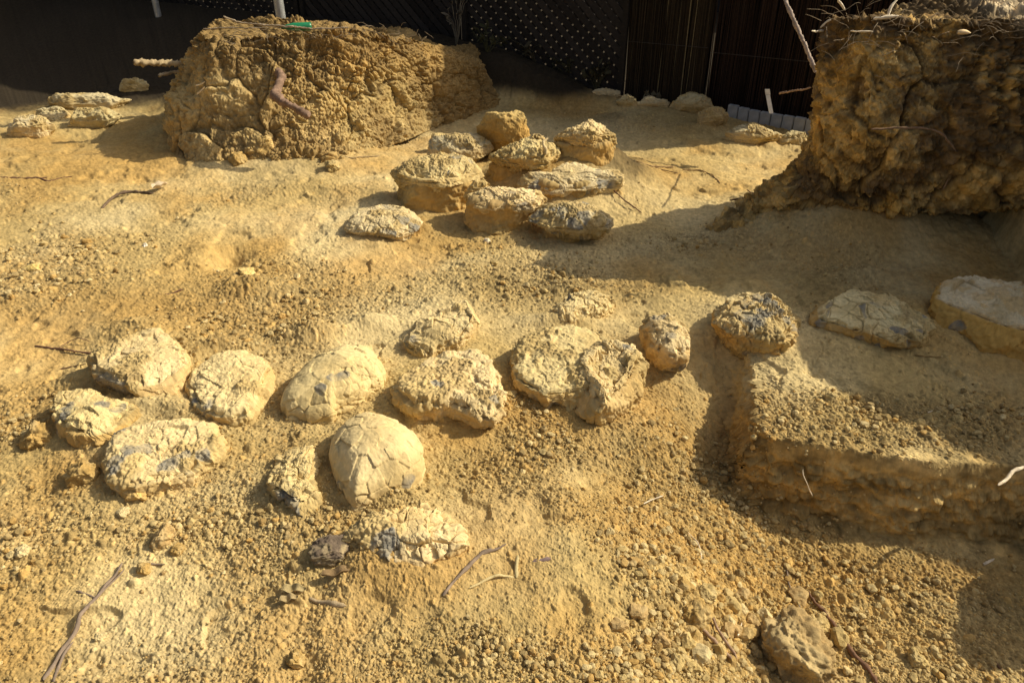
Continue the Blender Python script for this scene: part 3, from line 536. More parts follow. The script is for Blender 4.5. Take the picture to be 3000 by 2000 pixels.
        boulder(lab, 'W', cx, base, wid, top, z0=z0, depth=dp, seed=100 + i, n=160, flat_=.6, org=.25, crack=.005, irr=.13, mat_tone=(.56, .47, .28), group='small stones along the back of the dig', **kw)
PLAN = True; all_stones()
build_ground()
PLAN = False; all_stones()

# ------------------------------------------------------------------ clods, big enough to pick out one by one
def ico(sub):
    import bmesh
    bm = bmesh.new(); bmesh.ops.create_icosphere(bm, subdivisions=sub, radius=1)
    V = np.array([v.co[:] for v in bm.verts]); F = np.array([[v.index for v in f.verts] for f in bm.faces]); bm.free(); return V, F
ICO = {k: ico(k) for k in (1, 2, 3, 4, 5, 6)}
def clod(label, crop, cx, cy, wid, hgt=.8, seed=0, col=DRY, group=None, sub=5, lift=.25, name='soil_clod'):
    ox, oy, s = CROPS[crop]; p = gpt(ox + cx / s, oy + cy / s, .0); fwd = p[1] * cp - (p[2] - CAMZ) * sp_
    r = (wid / s) / 1500 * TH * fwd / 2; V, F = ICO[sub]
    q = facet(V, seed + 40, 16, .6, .92, .8) * (1, .9, hgt) * 1.15; rnd = f3(V * 1.0 + seed * 5.3, 1.1, 2, seed); a, b, i1 = cell3(V + seed * 3.1, .8, seed); a2, b2, i2 = cell3(V + seed, .3, seed + 3)
    q = q * (1 + rnd * .55 + (1 - np.minimum(a, 1)) * .22 + (1 - np.minimum(a2, 1)) * .1 - .15 + (.22 if sub < 5 else .26) * f3(V + seed, 3.5, 4, seed, .65) + ((1 - np.minimum(cell3(V + seed, .16, seed + 8)[0], 1)) * .14 + (1 - np.minimum(cell3(V + seed, .07, seed + 8)[0], 1)) * .06 + .10 * np.abs(f3(V, 3.5, 4, seed)) + .05 * f3(V, 25, 3, seed) if sub > 4 else 0))[:, None] * r
    if col == ORG: col = (.42, .275, .095)
    c = mix(col, PALE, np.clip(.05 + f3(V + seed, 1.5, 2, 5), 0, .4)) * (1 + .25 * (i2 - .5))[:, None]
    rz = random.uniform(0, 6.28); cc, sn = math.cos(rz), math.sin(rz); q = np.c_[q[:, 0] * cc - q[:, 1] * sn, q[:, 0] * sn + q[:, 1] * cc, q[:, 2]]
    org_ = (p[0], p[1], float(Hm(p[0], p[1])) + r * hgt * lift)
    o = mk(name, q + org_, F, M_SOIL, pig=c, origin=org_, smooth=(sub > 4), label=label, category='clod')
    if group: o['group'] = group
    return o
clod('largest soil clod, broken and split, at the bottom edge right of centre', 'I', 750, 1390, 440, .85, 1, (.36, .25, .11), sub=6, lift=.35)
clod('second large rounded clod, left of the largest one by the dry sticks', 'I', 90, 1110, 190, .8, 2, ORG)
clod('orange-tan clod resting against the upper right side of the largest clod', 'I', 920, 1170, 150, .7, 3)
clod('square-ish brown clod sitting alone on the lower left ground', 'G', 1140, 575, 165, .85, 4, (.46, .31, .13))
clod('upright oval clod casting a shadow at the bottom, left of centre', 'G', 2045, 1430, 100, 1.3, 5, ORG)
clod('small orange clod between the dead sticks and the square-ish clod', 'G', 1000, 785, 90, .8, 6, ORG)
clod('small clod touching the lower right of the square-ish clod', 'G', 1225, 655, 90, .7, 7, ORG)
clod('orange clod just below the wide flat stone with grey plates', 'G', 930, 270, 150, .75, 8, (.56, .36, .12))
clod('tall crumbly orange clod left of the wide flat stone with grey plates', 'G', 590, 150, 190, .9, 9, ORG)
clod('smooth orange lump at the left foot of the orange-tinted stone', 'D', 260, 1450, 200, .8, 10, ORG)
clod('flat yellow clod on the rubble in the left middle distance', 'D', 222, 290, 100, .45, 11, (.62, .45, .15))
clod('pale yellow clod beside the hollow left of centre', 'D', 1700, 320, 110, .5, 12, (.62, .45, .17))
clod('round clod with dark shade beside it near the lower right shade edge', 'I', 1600, 1410, 120, .9, 13)
clod('rounded clod on the lit strip below the blue-grey stone', 'F', 1010, 1175, 75, .8, 14)
clod('clod on the lit strip towards its lower right end', 'F', 1890, 1320, 70, .8, 15)
clod('long clod on the upper edge of the spoil heap bottom right', 'I', 140, 960, 150, .6, 16)
clod('cream clod at the far left of the lower ground', 'G', 160, 665, 90, .8, 17, PALE)
clod('rounded cream clod above the square-ish clod', 'G', 845, 400, 75, .8, 18, PALE)
clod('pale round clod low in the left corner below the long stick', 'G', 695, 1260, 65, .8, 19, PALE)
clod('white pebble on the rubble in the left middle distance', 'D', 1000, 125, 34, .8, 20, (.75, .7, .6))
clod('white pebble at the foot of the fluted stone', 'M', 960, 1200, 46, .9, 21, (.72, .62, .45))
clod('rounded clod at the foot of the big rough stone, right side', 'E', 1165, 1150, 60, .8, 22)
clod('brown clod lying at the foot of the left earth block', 'A', 2300, 1160, 110, .7, 23)
clod('orange clod leaning on the left earth block', 'A', 1640, 1110, 120, .8, 24, ORG)
clod('round yellow clod on the left earth block near its foot', 'A', 1845, 1050, 110, .8, 25, (.56, .38, .14), lift=1.2)
# countable mid-size clods of the spoil heap and pebble slope
ks = 0
def mid_clods(n, px0, py0, sx, sy, smin, smax, label, group):
    for _ in range(n):
        px = random.gauss(px0, sx); py = random.gauss(py0, sy)
        if not (5 < px < 2347 and 5 < py < 1563): continue
        clod(label, 'W', px, py, (smin + (smax - smin) * random.random() ** 2.2) * (0.42 + py / 1568 * .38), random.uniform(.65, .95), random.randrange(999), random.choice([DRY, DRY, ORG, PALE, (.44, .30, .13)]), group, sub=3, lift=.3)
mid_clods(80, 1700, 1450, 150, 65, 14, 66, 'tan soil clod among many in the spoil heap at the bottom right', 'clods in the spoil heap')
mid_clods(45, 1600, 1220, 90, 90, 10, 24, 'small tan clod on the crumbly slope beside the trench', 'clods on the crumbly slope')
mid_clods(45, 120, 620, 130, 60, 12, 28, 'brown clod among the rubble in the left middle distance', 'clods in the left rubble')
mid_clods(30, 300, 1250, 180, 50, 10, 22, 'small clod scattered on the lower left ground', 'clods on the lower left ground')
mid_clods(22, 1200, 1080, 90, 60, 10, 22, 'small dark-shaded clod below the broad sandy stone', 'clods below the front row')

# ------------------------------------------------------------------ loose gravel: thousands of crumbs, one object
def gravel():
    V0, F0 = ICO[2]; pts = []
    N = 170000
    u = rng.random(N); th = np.radians(14 + 47 * u); r = CAMZ / np.tan(th); ph = np.radians(rng.uniform(-50, 50, N))
    x = r * np.sin(ph); y = r * np.cos(ph); g = gravelly(x, y)
    clump = ss(-.15, .35, f2(x, y, 6, 3, 131))
    keep = rng.random(N) < np.clip(g * 1.0 - .12, 0, 1) ** 2.0 * (.35 + .65 * clump)
    x, y, g = x[keep], y[keep], g[keep]; n = len(x)
    s = .0013 + .0018 * rng.random(n) + .0078 * rng.random(n) ** 9 * (.25 + g ** 2); s *= .66 + .17 * np.hypot(x, y) 
    z = Hm(x, y) + s * .55 + .002
    var = [facet(V0, k + 3, 12, .55, .9, .85) * 1.15 * (1 + .35 * f3(V0 * 1.1 + k * 9, 1.2, 2, k) + .25 * (1 - np.minimum(cell3(V0 + k, .9, k)[0], 1)) + .25 * f3(V0 + k, 3, 2, k))[:, None] for k in range(12)]
    var = np.array(var); k = rng.integers(0, 12, n); a = rng.random(n) * 6.28
    q = var[k] * s[:, None, None] * np.stack([rng.uniform(.8, 1.25, n), rng.uniform(.8, 1.2, n), rng.uniform(.65, 1, n)], 1)[:, None, :]
    ca, sa = np.cos(a)[:, None], np.sin(a)[:, None]
    q = np.stack([q[..., 0] * ca - q[..., 1] * sa + x[:, None], q[..., 0] * sa + q[..., 1] * ca + y[:, None], q[..., 2] + z[:, None]], -1)
    F = (F0[None] + (np.arange(n) * len(V0))[:, None, None]).reshape(-1, 3)
    t = rng.random(n); c = mix(DRY, PALE, t * .8); c = mix(c, ORG, (rng.random(n) < .18) * .7); c = mix(c, BRN, (rng.random(n) < .35) * .6); c = c * rng.uniform(.85, 1.12, n)[:, None]
    mk('gravel', q.reshape(-1, 3), F, M_SOIL, pig=np.repeat(c, len(V0), 0), smooth=False, kind='stuff', label='loose crumbs of dry soil strewn over the dig', category='gravel')
    print('gravel', n)
gravel()

# ------------------------------------------------------------------ roots, sticks, twigs
def tube(P, rad, seg=8, wob=.0):
    P = np.array(P, float); L = np.r_[0, np.cumsum(np.linalg.norm(np.diff(P, axis=0), axis=1))]; n = max(6, int(L[-1] / .008)); n = min(n, 160)
    t = np.linspace(0, L[-1], n); Q = np.stack([np.interp(t, L, P[:, k]) for k in range(3)], 1)
    for _ in range(3): Q[1:-1] = (Q[:-2] + 2 * Q[1:-1] + Q[2:]) / 4
    Q = Q + np.stack([vn3(Q[:, 0] * 25, Q[:, 1] * 25, Q[:, 2] * 25, k) for k in range(3)], 1) * wob
    T = np.gradient(Q, axis=0); T /= np.linalg.norm(T, axis=1, keepdims=True) + 1e-9
    up = np.array([0, 0, 1.0]) if abs(T[:, 2]).mean() < .8 else np.array([1.0, 0, 0])
    A = np.cross(T, up); A /= np.linalg.norm(A, axis=1, keepdims=True) + 1e-9; B = np.cross(A, T)
    rr = np.interp(t / L[-1], np.linspace(0, 1, len(rad)), rad) * (1 + .45 * vn3(Q[:, 0] * 60, Q[:, 1] * 60, Q[:, 2] * 60, 9)); rr[0] *= .5; rr[-1] *= .3
    a = np.linspace(0, 2 * math.pi, seg, endpoint=False)
    V = Q[:, None] + (A[:, None] * np.cos(a)[None, :, None] + B[:, None] * np.sin(a)[None, :, None]) * rr[:, None, None]
    F = grid_faces(n, seg, True); V = V.reshape(-1, 3)
    V = np.vstack([V, Q[:1], Q[-1:]]); k = len(V)
    return V, F, n, seg
def stick(name, label, cat, strands, col, group=None, hfix=None):
    """strands: (crop, pts, radii, lift or ('y', depth)) -> main piece is the thing, further strands its twigs"""
    main = None
    for si, (crop, pts, rad, mode) in enumerate(strands):
        S = C(crop, pts)
        if isinstance(mode, tuple) and mode[0] == 'y':
            ys = mode[1:] if len(mode) > 2 else (mode[1], mode[1]); yy = np.interp(np.linspace(0, 1, len(S)), np.linspace(0, 1, len(ys)), ys)
            P = [aty(a, b, yv) for (a, b), yv in zip(S, yy)]
        else: P = [gpt(a, b, mode) - (0, 0, .0045 * (1 + .8 * math.sin(k_ * 2.3))) for k_, (a, b) in enumerate(S)]
        V, F, n, seg = tube(P, rad, 10, wob=.006); V[:-2] += (f3(V[:-2], 90, 2, 4) * max(rad) * .9)[:, None] * np.array([.6, .6, 1.0])
        c = mix(col, [v * 1.5 for v in col], np.clip(.4 + f3(V, 60, 2, 3), 0, 1))
        o = mk(name if si == 0 else 'twig', V, F, M_WOOD, parent=main, pig=c, origin=np.array(P[0]))
        if si == 0:
            main = o; o['label'] = label; o['category'] = cat
            if group: o['group'] = group
    return main
GB = (.20, .15, .11); RB = (.16, .09, .055); PW = (.62, .52, .38); STRAW = (.50, .40, .20)
stick('stick', 'long grey forked stick lying on the ground at the lower left', 'stick', [('G', [(290, 1540), (360, 1430), (430, 1340), (480, 1260), (530, 1180), (550, 1090), (600, 1020), (660, 980), (720, 890), (790, 810), (840, 740)], (.006, .005, .005, .004, .003), .008),
      ('G', [(660, 975), (740, 880), (850, 790)], (.003, .002), .01), ('G', [(360, 1560), (375, 1480), (440, 1360), (500, 1270)], (.004, .003), .008), ('G', [(520, 930), (600, 950), (660, 980)], (.003, .002), .006)], GB)
stick('stick', 'short dark twig above the forked stick, by the small orange clod', 'twig', [('G', [(980, 742), (1060, 740), (1135, 752)], (.004, .003), .006)], GB)
stick('stick', 'thin dark twig sticking out left of the upper left stone', 'twig', [('D', [(240, 800), (400, 825), (500, 848), (630, 850)], (.003, .004, .004), .01), ('D', [(400, 818), (460, 772), (530, 755), (620, 772)], (.0015, .0015), .02), ('D', [(400, 970), (480, 945), (590, 935)], (.002, .002), .008)], RB)
stick('stick', 'thin dark twig lying at the far left edge, middle distance', 'twig', [('A', [(0, 1215), (150, 1222), (270, 1222), (330, 1245), (400, 1225), (495, 1212)], (.006, .006, .004), .006), ('A', [(270, 1222), (330, 1210)], (.003, .002), .01)], RB)
stick('root', 'crooked grey root right of the lowest front stone', 'root', [('H', [(700, 960), (760, 870), (870, 770), (920, 700), (980, 650), (1060, 650), (1140, 595)], (.004, .004, .006, .006, .002), .008)], GB)
stick('stick', 'straw-coloured stem with a dark upright end, below the crooked grey root', 'twig', [('H', [(880, 905), (960, 860), (1060, 830), (1200, 825)], (.003, .0035, .003), .008), ('H', [(1212, 830), (1205, 760), (1215, 690)], (.005, .005), .008)], STRAW)
stick('stick', 'grey-purple bark chip lying flat right of the straw-coloured stem', 'bark chip', [('H', [(1310, 725), (1370, 712), (1440, 715)], (.007, .007), .004)], (.2, .14, .13))
stick('root', 'long brown root running to the bottom edge right of the largest clod', 'root', [('I', [(870, 930), (900, 990), (980, 1080), (1060, 1170), (1110, 1260), (1190, 1370), (1290, 1460), (1345, 1570)], (.003, .005, .006, .006), .014)], RB)
stick('root', 'thin wavy root above the largest clod', 'root', [('I', [(720, 760), (730, 860), (760, 940), (800, 1000), (825, 1100), (805, 1240)], (.002, .003, .003), .012)], GB)
stick('stick', 'pair of dry grey sticks crossing left of the largest clod', 'stick', [('I', [(80, 1110), (150, 1200), (240, 1290), (345, 1400)], (.004, .005, .004), .02), ('I', [(200, 1080), (270, 1230), (370, 1390)], (.004, .004), .022)], (.3, .2, .13))
stick('stick', 'short pale stem between the dry sticks and the largest clod', 'twig', [('I', [(410, 1150), (395, 1190), (375, 1235)], (.002, .003), .02)], PW)
stick('root', 'white root sticking out over the trench wall at the edge of view', 'root', [('I', [(2170, 205), (2230, 170), (2270, 110), (2370, 75)], (.004, .005, .005), ('y', 1.60, 1.68))], PW)
stick('stick', 'dark twig at the shade edge in the lower right corner', 'twig', [('I', [(2160, 1415), (2190, 1450), (2220, 1495)], (.003, .002), .006)], RB)
stick('stick', 'white chip of root lying on the shaded trench floor', 'root chip', [('I', [(2070, 745), (2100, 725), (2145, 708)], (.005, .004), .005)], PW)
stick('root', 'hair-thin pale root rising from the mound inside the trench', 'root', [('I', [(835, 95), (825, 140), (850, 180), (895, 275)], (.0012, .0015), ('y', 1.72, 1.68))], PW)
stick('root', 'thin curved rootlet on the crumbly slope', 'root', [('I', [(0, 480), (60, 540), (110, 600), (140, 710)], (.0015, .002), .012)], PW)
stick('root', 'short pale rootlet on the pebbly patch below the shade', 'root', [('H', [(2080, 325), (2150, 290), (2220, 275)], (.002, .002), .02)], PW)
stick('root', 'thin root at the right foot of the flat shaded stone', 'root', [('F', [(1600, 868), (1690, 872), (1790, 895)], (.003, .002), .008)], (.3, .2, .08))
stick('root', 'small white rootlet on the edge between shade and lit strip', 'root', [('F', [(1690, 1262), (1715, 1248), (1760, 1246)], (.002, .002), .008)], PW)
stick('stick', 'dark twig poking from the left foot of the tall earth block', 'twig', [('C', [(325, 1375), (420, 1352), (515, 1330)], (.005, .006), .03), ('C', [(440, 1303), (475, 1318), (510, 1332)], (.003, .003), .03)], RB)
stick('branch', 'long bare branch leaning against the dark fence beside the tall earth block', 'branch', [('C', [(640, -160), (705, 0), (740, 80), (800, 220), (860, 360), (915, 500)], (.010, .012, .012), ('y', 4.9, 4.55))], (.34, .27, .22))
stick('stick', 'thin twig sticking out left of the tall earth block, before the fence', 'twig', [('C', [(670, 640), (780, 625), (880, 608)], (.005, .004), ('y', 4.4, 3.9))], (.3, .2, .14))
stick('root', 'thick crooked root growing out of the left earth block', 'root', [('A', [(1900, 490), (1940, 530), (1915, 600), (1888, 660), (1950, 700), (2040, 750), (2135, 805)], (.022, .024, .026, .022, .02), ('y', 4.72, 4.50, 4.36, 4.30)), ], (.20, .13, .09))
stick('root', 'thick sawn root reaching left out of the left earth block', 'root', [('A', [(918, 430), (1050, 435), (1180, 435), (1420, 445)], (.021, .019, .016), ('y', 4.95, 5.15))], (.34, .26, .15))
stick('root', 'thinner root below the sawn root on the left earth block', 'root', [('A', [(1090, 522), (1130, 512), (1180, 500), (1420, 470)], (.010, .011), ('y', 5.0, 5.15))], (.3, .24, .15))
stick('root', 'long fine root along the top edge of the left earth block', 'root', [('A', [(1540, 115), (1620, 150), (1750, 168), (2000, 185), (2200, 200), (2400, 195)], (.004, .006, .005), ('y', 4.78, 4.82)), ('A', [(1400, 200), (1600, 195), (1850, 192)], (.005, .003), ('y', 4.8, 4.78))], (.28, .22, .15))
stick('root', 'pair of pale rootlets on the upper left face of the left earth block', 'root', [('A', [(1350, 590), (1380, 585), (1412, 565)], (.004, .003), ('y', 4.66, 4.6)), ('A', [(1360, 650), (1385, 625), (1412, 600)], (.005, .004), ('y', 4.64, 4.58))], PW)
stick('root', 'curled pale root standing up between the middle cluster and its tallest pillar', 'root', [('B', [(1425, 955), (1392, 970), (1390, 1000), (1412, 1035), (1408, 1075)], (.004, .008, .010, .008), ('y', 3.95, 3.9))], (.56, .44, .24))
stick('stick', 'thin twig on the ground in front of the left earth block, right end', 'twig', [('B', [(0, 1070), (60, 1082), (150, 1080), (270, 1065)], (.004, .004), .008)], (.3, .22, .12))
stick('stick', 'dark twig lying on the slope right of the middle cluster', 'twig', [('B', [(1800, 1235), (1860, 1290), (1950, 1380), (2070, 1455)], (.004, .004, .003), .02)], RB)
stick('stick', 'brown twig on the lit ground right of the tallest pillar', 'twig', [('B', [(2020, 1100), (2130, 1135), (2290, 1152)], (.004, .004), .008), ('B', [(2120, 1135), (2210, 1160), (2320, 1195)], (.003, .003), .008)], (.3, .2, .1))
stick('stick', 'thin bent twig on the lit ground before the white edging', 'twig', [('C', [(0, 1165), (120, 1165), (200, 1200), (260, 1255)], (.004, .003), .008)], (.3, .2, .1))
stick('stick', 'dark twig between the hollow and the small hump left of centre', 'twig', [('D', [(1090, 455), (1180, 445), (1260, 425)], (.004, .004), .006)], RB)
stick('stick', 'dark curved twig around the rubble left of the left earth block', 'twig', [('A', [(700, 1430), (750, 1370), (810, 1335), (900, 1310), (1060, 1325)], (.006, .008, .006), .008)], (.13, .09, .06))
for k, (lab, pts, rad, ys) in enumerate([
    ('forked white root standing up on top of the tall earth block', [(1490, -20), (1430, 50), (1415, 120)], (.004, .006, .004), (3.2, 3.15)),
    ('white horizontal root below the forked one on the tall earth block', [(1310, 130), (1370, 125), (1490, 110)], (.003, .006, .003), (3.1, 3.1)),
    ('thin white root across the upper left of the tall earth block', [(1150, 220), (1220, 215), (1310, 222)], (.003, .004), (3.12, 3.1)),
    ('tiny root poking out left of the tall earth block near its top', [(885, 222), (925, 218), (985, 212)], (.003, .005), (3.3, 3.4)),
    ('pale root at the upper left corner of the tall earth block', [(948, 192), (980, 160), (1020, 135)], (.004, .004), (3.2, 3.2)),
    ('bent root rising over the crown of the tall earth block', [(1070, -10), (1095, 30), (1120, 75)], (.004, .004), (3.2, 3.2)),
    ('long thin root across the middle of the tall earth block', [(1300, 890), (1500, 882), (1680, 885), (1800, 930), (1880, 1040)], (.004, .005, .003), (3.04, 3.0)),
    ('hanging root in the undercut of the tall earth block', [(1830, 1230), (1815, 1270), (1790, 1310)], (.003, .003), (3.1, 3.1))]):
    stick('root', lab, 'root', [('C', pts, rad, ('y',) + ys)], PW if k < 6 else (.2, .13, .08))
# fine root hairs fraying from the crown of the tall block: too many to count
def hairs():
    Vs, Fs, n0 = [], [], 0
    for k in range(90):
        px = random.uniform(1880, 2340); py = random.gauss(50, 34) if random.random() < .8 else random.uniform(50, 200)
        y0 = 3.13 + random.uniform(-.02, .05); a = aty(px / .784, py / .784, y0); d = np.array([random.uniform(-.12, .12), random.uniform(-.06, .0), random.uniform(-.06, .05)])
        P = [a, a + d * .5 + (0, 0, .01), a + d]; V, F, n, s = tube(P, (.0014, .0008), 5, .02); Vs.append(V); Fs.append(F + n0); n0 += len(V)
    for k in range(60):
        px = random.uniform(480, 980); py = random.uniform(58, 105); a = aty(px / .784, py / .784, 4.76 + max(0, px - 850) * .004); d = np.array([random.uniform(-.12, .12), random.uniform(-.05, 0), random.uniform(-.05, .05)])
        P = [a, a + d * .5 + (0, 0, .01), a + d]; V, F, n, s = tube(P, (.002, .001), 5, .02); Vs.append(V); Fs.append(F + n0); n0 += len(V)
    V = np.vstack(Vs); c = np.tile([[.26, .20, .13]], (len(V), 1)) * (.6 + .9 * np.random.default_rng(1).random((len(V), 1)))
    mk('root_hairs', V, np.vstack(Fs), M_WOOD, pig=c, kind='stuff', label='fine frayed root hairs along the tops of the earth blocks', category='roots')
hairs()

# dried leaves and the broken shard by the lowest front stone
def leaf(label, crop, cx, cy, L, Wd, rz, col, curl=.5, lift=.01, name='dried_leaf', cat='leaf', thick=.0015):
    ox, oy, s = CROPS[crop]; p = gpt(ox + cx / s, oy + cy / s, 0); u = np.linspace(-1, 1, 40); v = np.linspace(-1, 1, 16)
    U, Vv = np.meshgrid(u, v, indexing='ij'); wv = np.sqrt(np.maximum(1 - U ** 2, 0)) * (1 - .2 * U)
    x = U * L / 2; y = Vv * wv * Wd / 2; z = curl * (np.abs(Vv) ** 2 * wv * Wd * .6 + U ** 2 * L * .08) + .004 * np.sin(U * 6)
    c_, s_ = math.cos(rz), math.sin(rz); top = np.stack([x * c_ - y * s_ + p[0], x * s_ + y * c_ + p[1], z + p[2] + lift], -1)
    nr, nc = top.shape[:2]; P = top.reshape(-1, 3); P2 = P - (0, 0, thick); F = grid_faces(nr, nc); V = np.vstack([P, P2])
    b = []
    for a in range(nr - 1): b += [[a * nc, a * nc + nr * nc, (a + 1) * nc + nr * nc, (a + 1) * nc], [a * nc + nc - 1, (a + 1) * nc + nc - 1, (a + 1) * nc + nc - 1 + nr * nc, a * nc + nc - 1 + nr * nc]]
    F = np.vstack([F[:, ::-1], F + nr * nc, b]); pg = mix(col, [k * .7 for k in col], np.clip(.5 + f3(V, 120, 2, 5), 0, 1))
    return mk(name, V, F, M_WOOD, pig=pg, origin=p, label=label, category=cat)
leaf('curled pale dried leaf at the lower left of the lowest front stone, upper of two', 'G', 2030, 945, .06, .024, .05, (.46, .36, .18), .6)
leaf('curled pale dried leaf, the lower of the two by the lowest front stone', 'G', 1995, 1010, .045, .02, .35, (.46, .35, .18), .7)
stick('root', 'flattened grey-brown root below the two curled leaves\' right ends', 'root', [('Q', [(360, 1245), (450, 1275), (560, 1270), (650, 1310), (720, 1300)], (.007, .006, .008, .003), .006)], (.33, .25, .15))
clod('grey-brown broken shard tilted against the left end of the lowest front stone', 'Q', 590, 810, 330, .55, 61, (.16, .12, .085), name='stone_shard', lift=.6)['category'] = 'shard'
leaf('flat brown flake under the broken shard', 'Q', 640, 1010, .08, .02, .35, (.27, .18, .09), .3, .012, 'stone_shard', 'shard', .006)
leaf('tuft of pale dry straw standing on the ground before the left earth block', 'A', 1110, 1310, .10, .05, 1.1, (.62, .5, .34), .8, .02, 'straw_tuft', 'straw')
stick('wood_chip', 'pale chip of wood stuck in the upper face of the tall earth block', 'wood chip', [('C', [(1890, 222), (1940, 218), (1985, 228)], (.008, .009, .004), ('y', 3.05, 3.05))], (.7, .52, .3))

# ------------------------------------------------------------------ fences at the back
def boxv(c, sx, sy, sz, rz=0.0):
    v = np.array([(a, b, d) for a in (-1, 1) for b in (-1, 1) for d in (-1, 1)], float) * (sx / 2, sy / 2, sz / 2)
    cc, sn = math.cos(rz), math.sin(rz); v = np.c_[v[:, 0] * cc - v[:, 1] * sn, v[:, 0] * sn + v[:, 1] * cc, v[:, 2]] + c
    return v, np.array([[0, 1, 3, 2], [4, 6, 7, 5], [0, 4, 5, 1], [2, 3, 7, 6], [0, 2, 6, 4], [1, 5, 7, 3]])
def boxes(name, lst, mat, parent=None, pig=None, **props):
    Vs, Fs, n = [], [], 0
    for b in lst: v, f = boxv(*b); Vs.append(v); Fs.append(f + n); n += 8
    V = np.vstack(Vs); c = None if pig is None else np.repeat(np.asarray(pig(len(lst))), 8, 0)
    return mk(name, V, np.vstack(Fs), mat, parent=parent, pig=c, smooth=False, **props)
FH = 1.85
def lattice(label, x0, x1, zb, name='lattice_fence'):
    y0, y1 = float(fence_y(x0)), float(fence_y(x1)); L = math.hypot(x1 - x0, y1 - y0); ux, uy = (x1 - x0) / L, (y1 - y0) / L; ang = math.atan2(uy, ux)
    base = np.array([(x0 + x1) / 2, (y0 + y1) / 2, zb]); t = thing(name, label, 'fence', base, 'fence panels behind the dig')
    # diagonal slats in two layers; a slat runs at 45 degrees, clipped to the panel
    pitch, wd = .062, .0493
    def layer(sgn, off):
        Vs, Fs, n = [], [], 0
        k0 = int(-FH / (pitch * 1.414)) - 2; k1 = int(L / (pitch * 1.414)) + int(FH / (pitch * 1.414)) + 2
        for k in range(-k1, k1 * 2):
            s0 = k * pitch * 1.414; pts = []
            for e in (-wd * .707, wd * .707):
                a0 = s0 + e; za, zb_ = 0.0, FH
                # along: s = a0 + sgn*z
                zs = sorted([(0 - a0) * sgn, (L - a0) * sgn]); lo = max(0, zs[0]); hi = min(FH, zs[1])
                if hi <= lo + .01: pts = None; break
                pts.append((a0 + sgn * lo, lo)); pts.append((a0 + sgn * hi, hi))
            if not pts: continue
            ring = [pts[0], pts[1], pts[3], pts[2]]
            q = []
            for o_ in (off, off + .006):
                for (s_, z_) in ring: q.append((x0 + ux * s_ - uy * o_ * -1, y0 + uy * s_ - ux * o_, zb + z_))
            Vs.append(q); Fs.append(np.array([[0, 1, 2, 3], [7, 6, 5, 4], [0, 4, 5, 1], [1, 5, 6, 2], [2, 6, 7, 3], [3, 7, 4, 0]]) + n); n += 8
        V = np.array(Vs).reshape(-1, 3); pg = np.repeat(np.array([(.035, .030, .026)]) * rng.uniform(.6, 1.3, (len(Vs), 1)), 8, 0)
        mk('slat_layer', V, np.vstack(Fs), M_FENCE, parent=t, pig=pg, smooth=False)
    layer(1, 0.0); layer(-1, .0085)
    fr = []
    for s_ in (0.02, L - .02): fr.append(((x0 + ux * s_, y0 + uy * s_ - .02, zb + FH / 2), .04, .05, FH, ang))
    fr.append((((x0 + x1) / 2, (y0 + y1) / 2 - .022, zb + FH - .02), L - .082, .05, .04, ang)); fr.append((((x0 + x1) / 2, (y0 + y1) / 2 - .022, zb + .03), L - .082, .05, .04, ang))
    boxes('panel_frame', fr, M_FENCE, t, lambda n: np.tile([[.03, .025, .02]], (n, 1)))
    return t
def reeds(label, x0, x1, zb, n, col, name, wmin=.006, wmax=.014, spread=.02, pale=0.0, over=0.0):
    y0, y1 = float(fence_y(x0)), float(fence_y(x1)); L = math.hypot(x1 - x0, y1 - y0); ux, uy = (x1 - x0) / L, (y1 - y0) / L
    t = thing(name, label, 'fence', ((x0 + x1) / 2, (y0 + y1) / 2, zb), 'fence panels behind the dig')
    a = np.linspace(0, 2 * math.pi, 6, endpoint=False); Vs, Fs, cs, m = [], [], [], 0
    for k in range(n):
        s_ = (k + random.random()) / n * L; o_ = random.uniform(0, spread); r = random.uniform(wmin, wmax) / 2; h = FH * random.uniform(.9, 1.0); lean = random.uniform(-.02, .02)
        z0 = zb - .05
        for zz, rr in ((0, r), (h * .5, r * .9), (h, r * .6)):
            cx = x0 + ux * (s_ + lean * zz + .004 * math.sin(zz * 9 + k)) + uy * o_; cy = y0 + uy * (s_ + lean * zz) - ux * o_
            Vs.append(np.c_[cx + np.cos(a) * rr, cy + np.sin(a) * rr, np.full(6, z0 + zz)])
        Fs.append(grid_faces(3, 6, True) + m); m += 18
        c = np.array(col) * random.uniform(.5, 1.4); c = mix(c, (.30, .24, .13), np.array(random.random() < pale) * .7) ; cs.append(np.tile(c.reshape(1, 3), (18, 1)))
    mk('reed_screen', np.vstack(Vs), np.vstack(Fs), M_FENCE, parent=t, pig=np.vstack(cs))
    Lc = [((((x0 + x1) / 2) + .03, ((y0 + y1) / 2) + .05, zb + FH / 2 - .03), L, .012, FH, math.atan2(uy, ux))]
    boxes('backing_sheet', Lc, M_FENCE, t, lambda n: np.tile([[.012, .010, .009]], (n, 1)))
    for zz in (.5, 1.2, 1.9):
        boxes('binding_wire', [(((x0 + x1) / 2 + uy * (spread + .012), (y0 + y1) / 2 - ux * (spread + .012), zb + zz), L, .003, .003, math.atan2(uy, ux))], M_FENCE, t, lambda n: np.tile([[.08, .07, .06]], (n, 1)))
    return t
lattice('dark diagonal lattice panel at the far left behind the thin grey post', -6.6, -4.3, .42)
lattice('dark diagonal lattice panel between the two grey posts, behind the left earth block', -4.28, -1.9, .36)
lattice('dark diagonal lattice panel behind the right end of the left earth block', -1.88, -.42, .28)
lattice('dark diagonal lattice panel next to the brushwood screen', -.40, .86, .05)
reeds('brushwood screen of thin upright stems with a few pale stalks', .88, 1.42, -.05, 210, (.036, .026, .015), 'brushwood_fence', pale=.05)
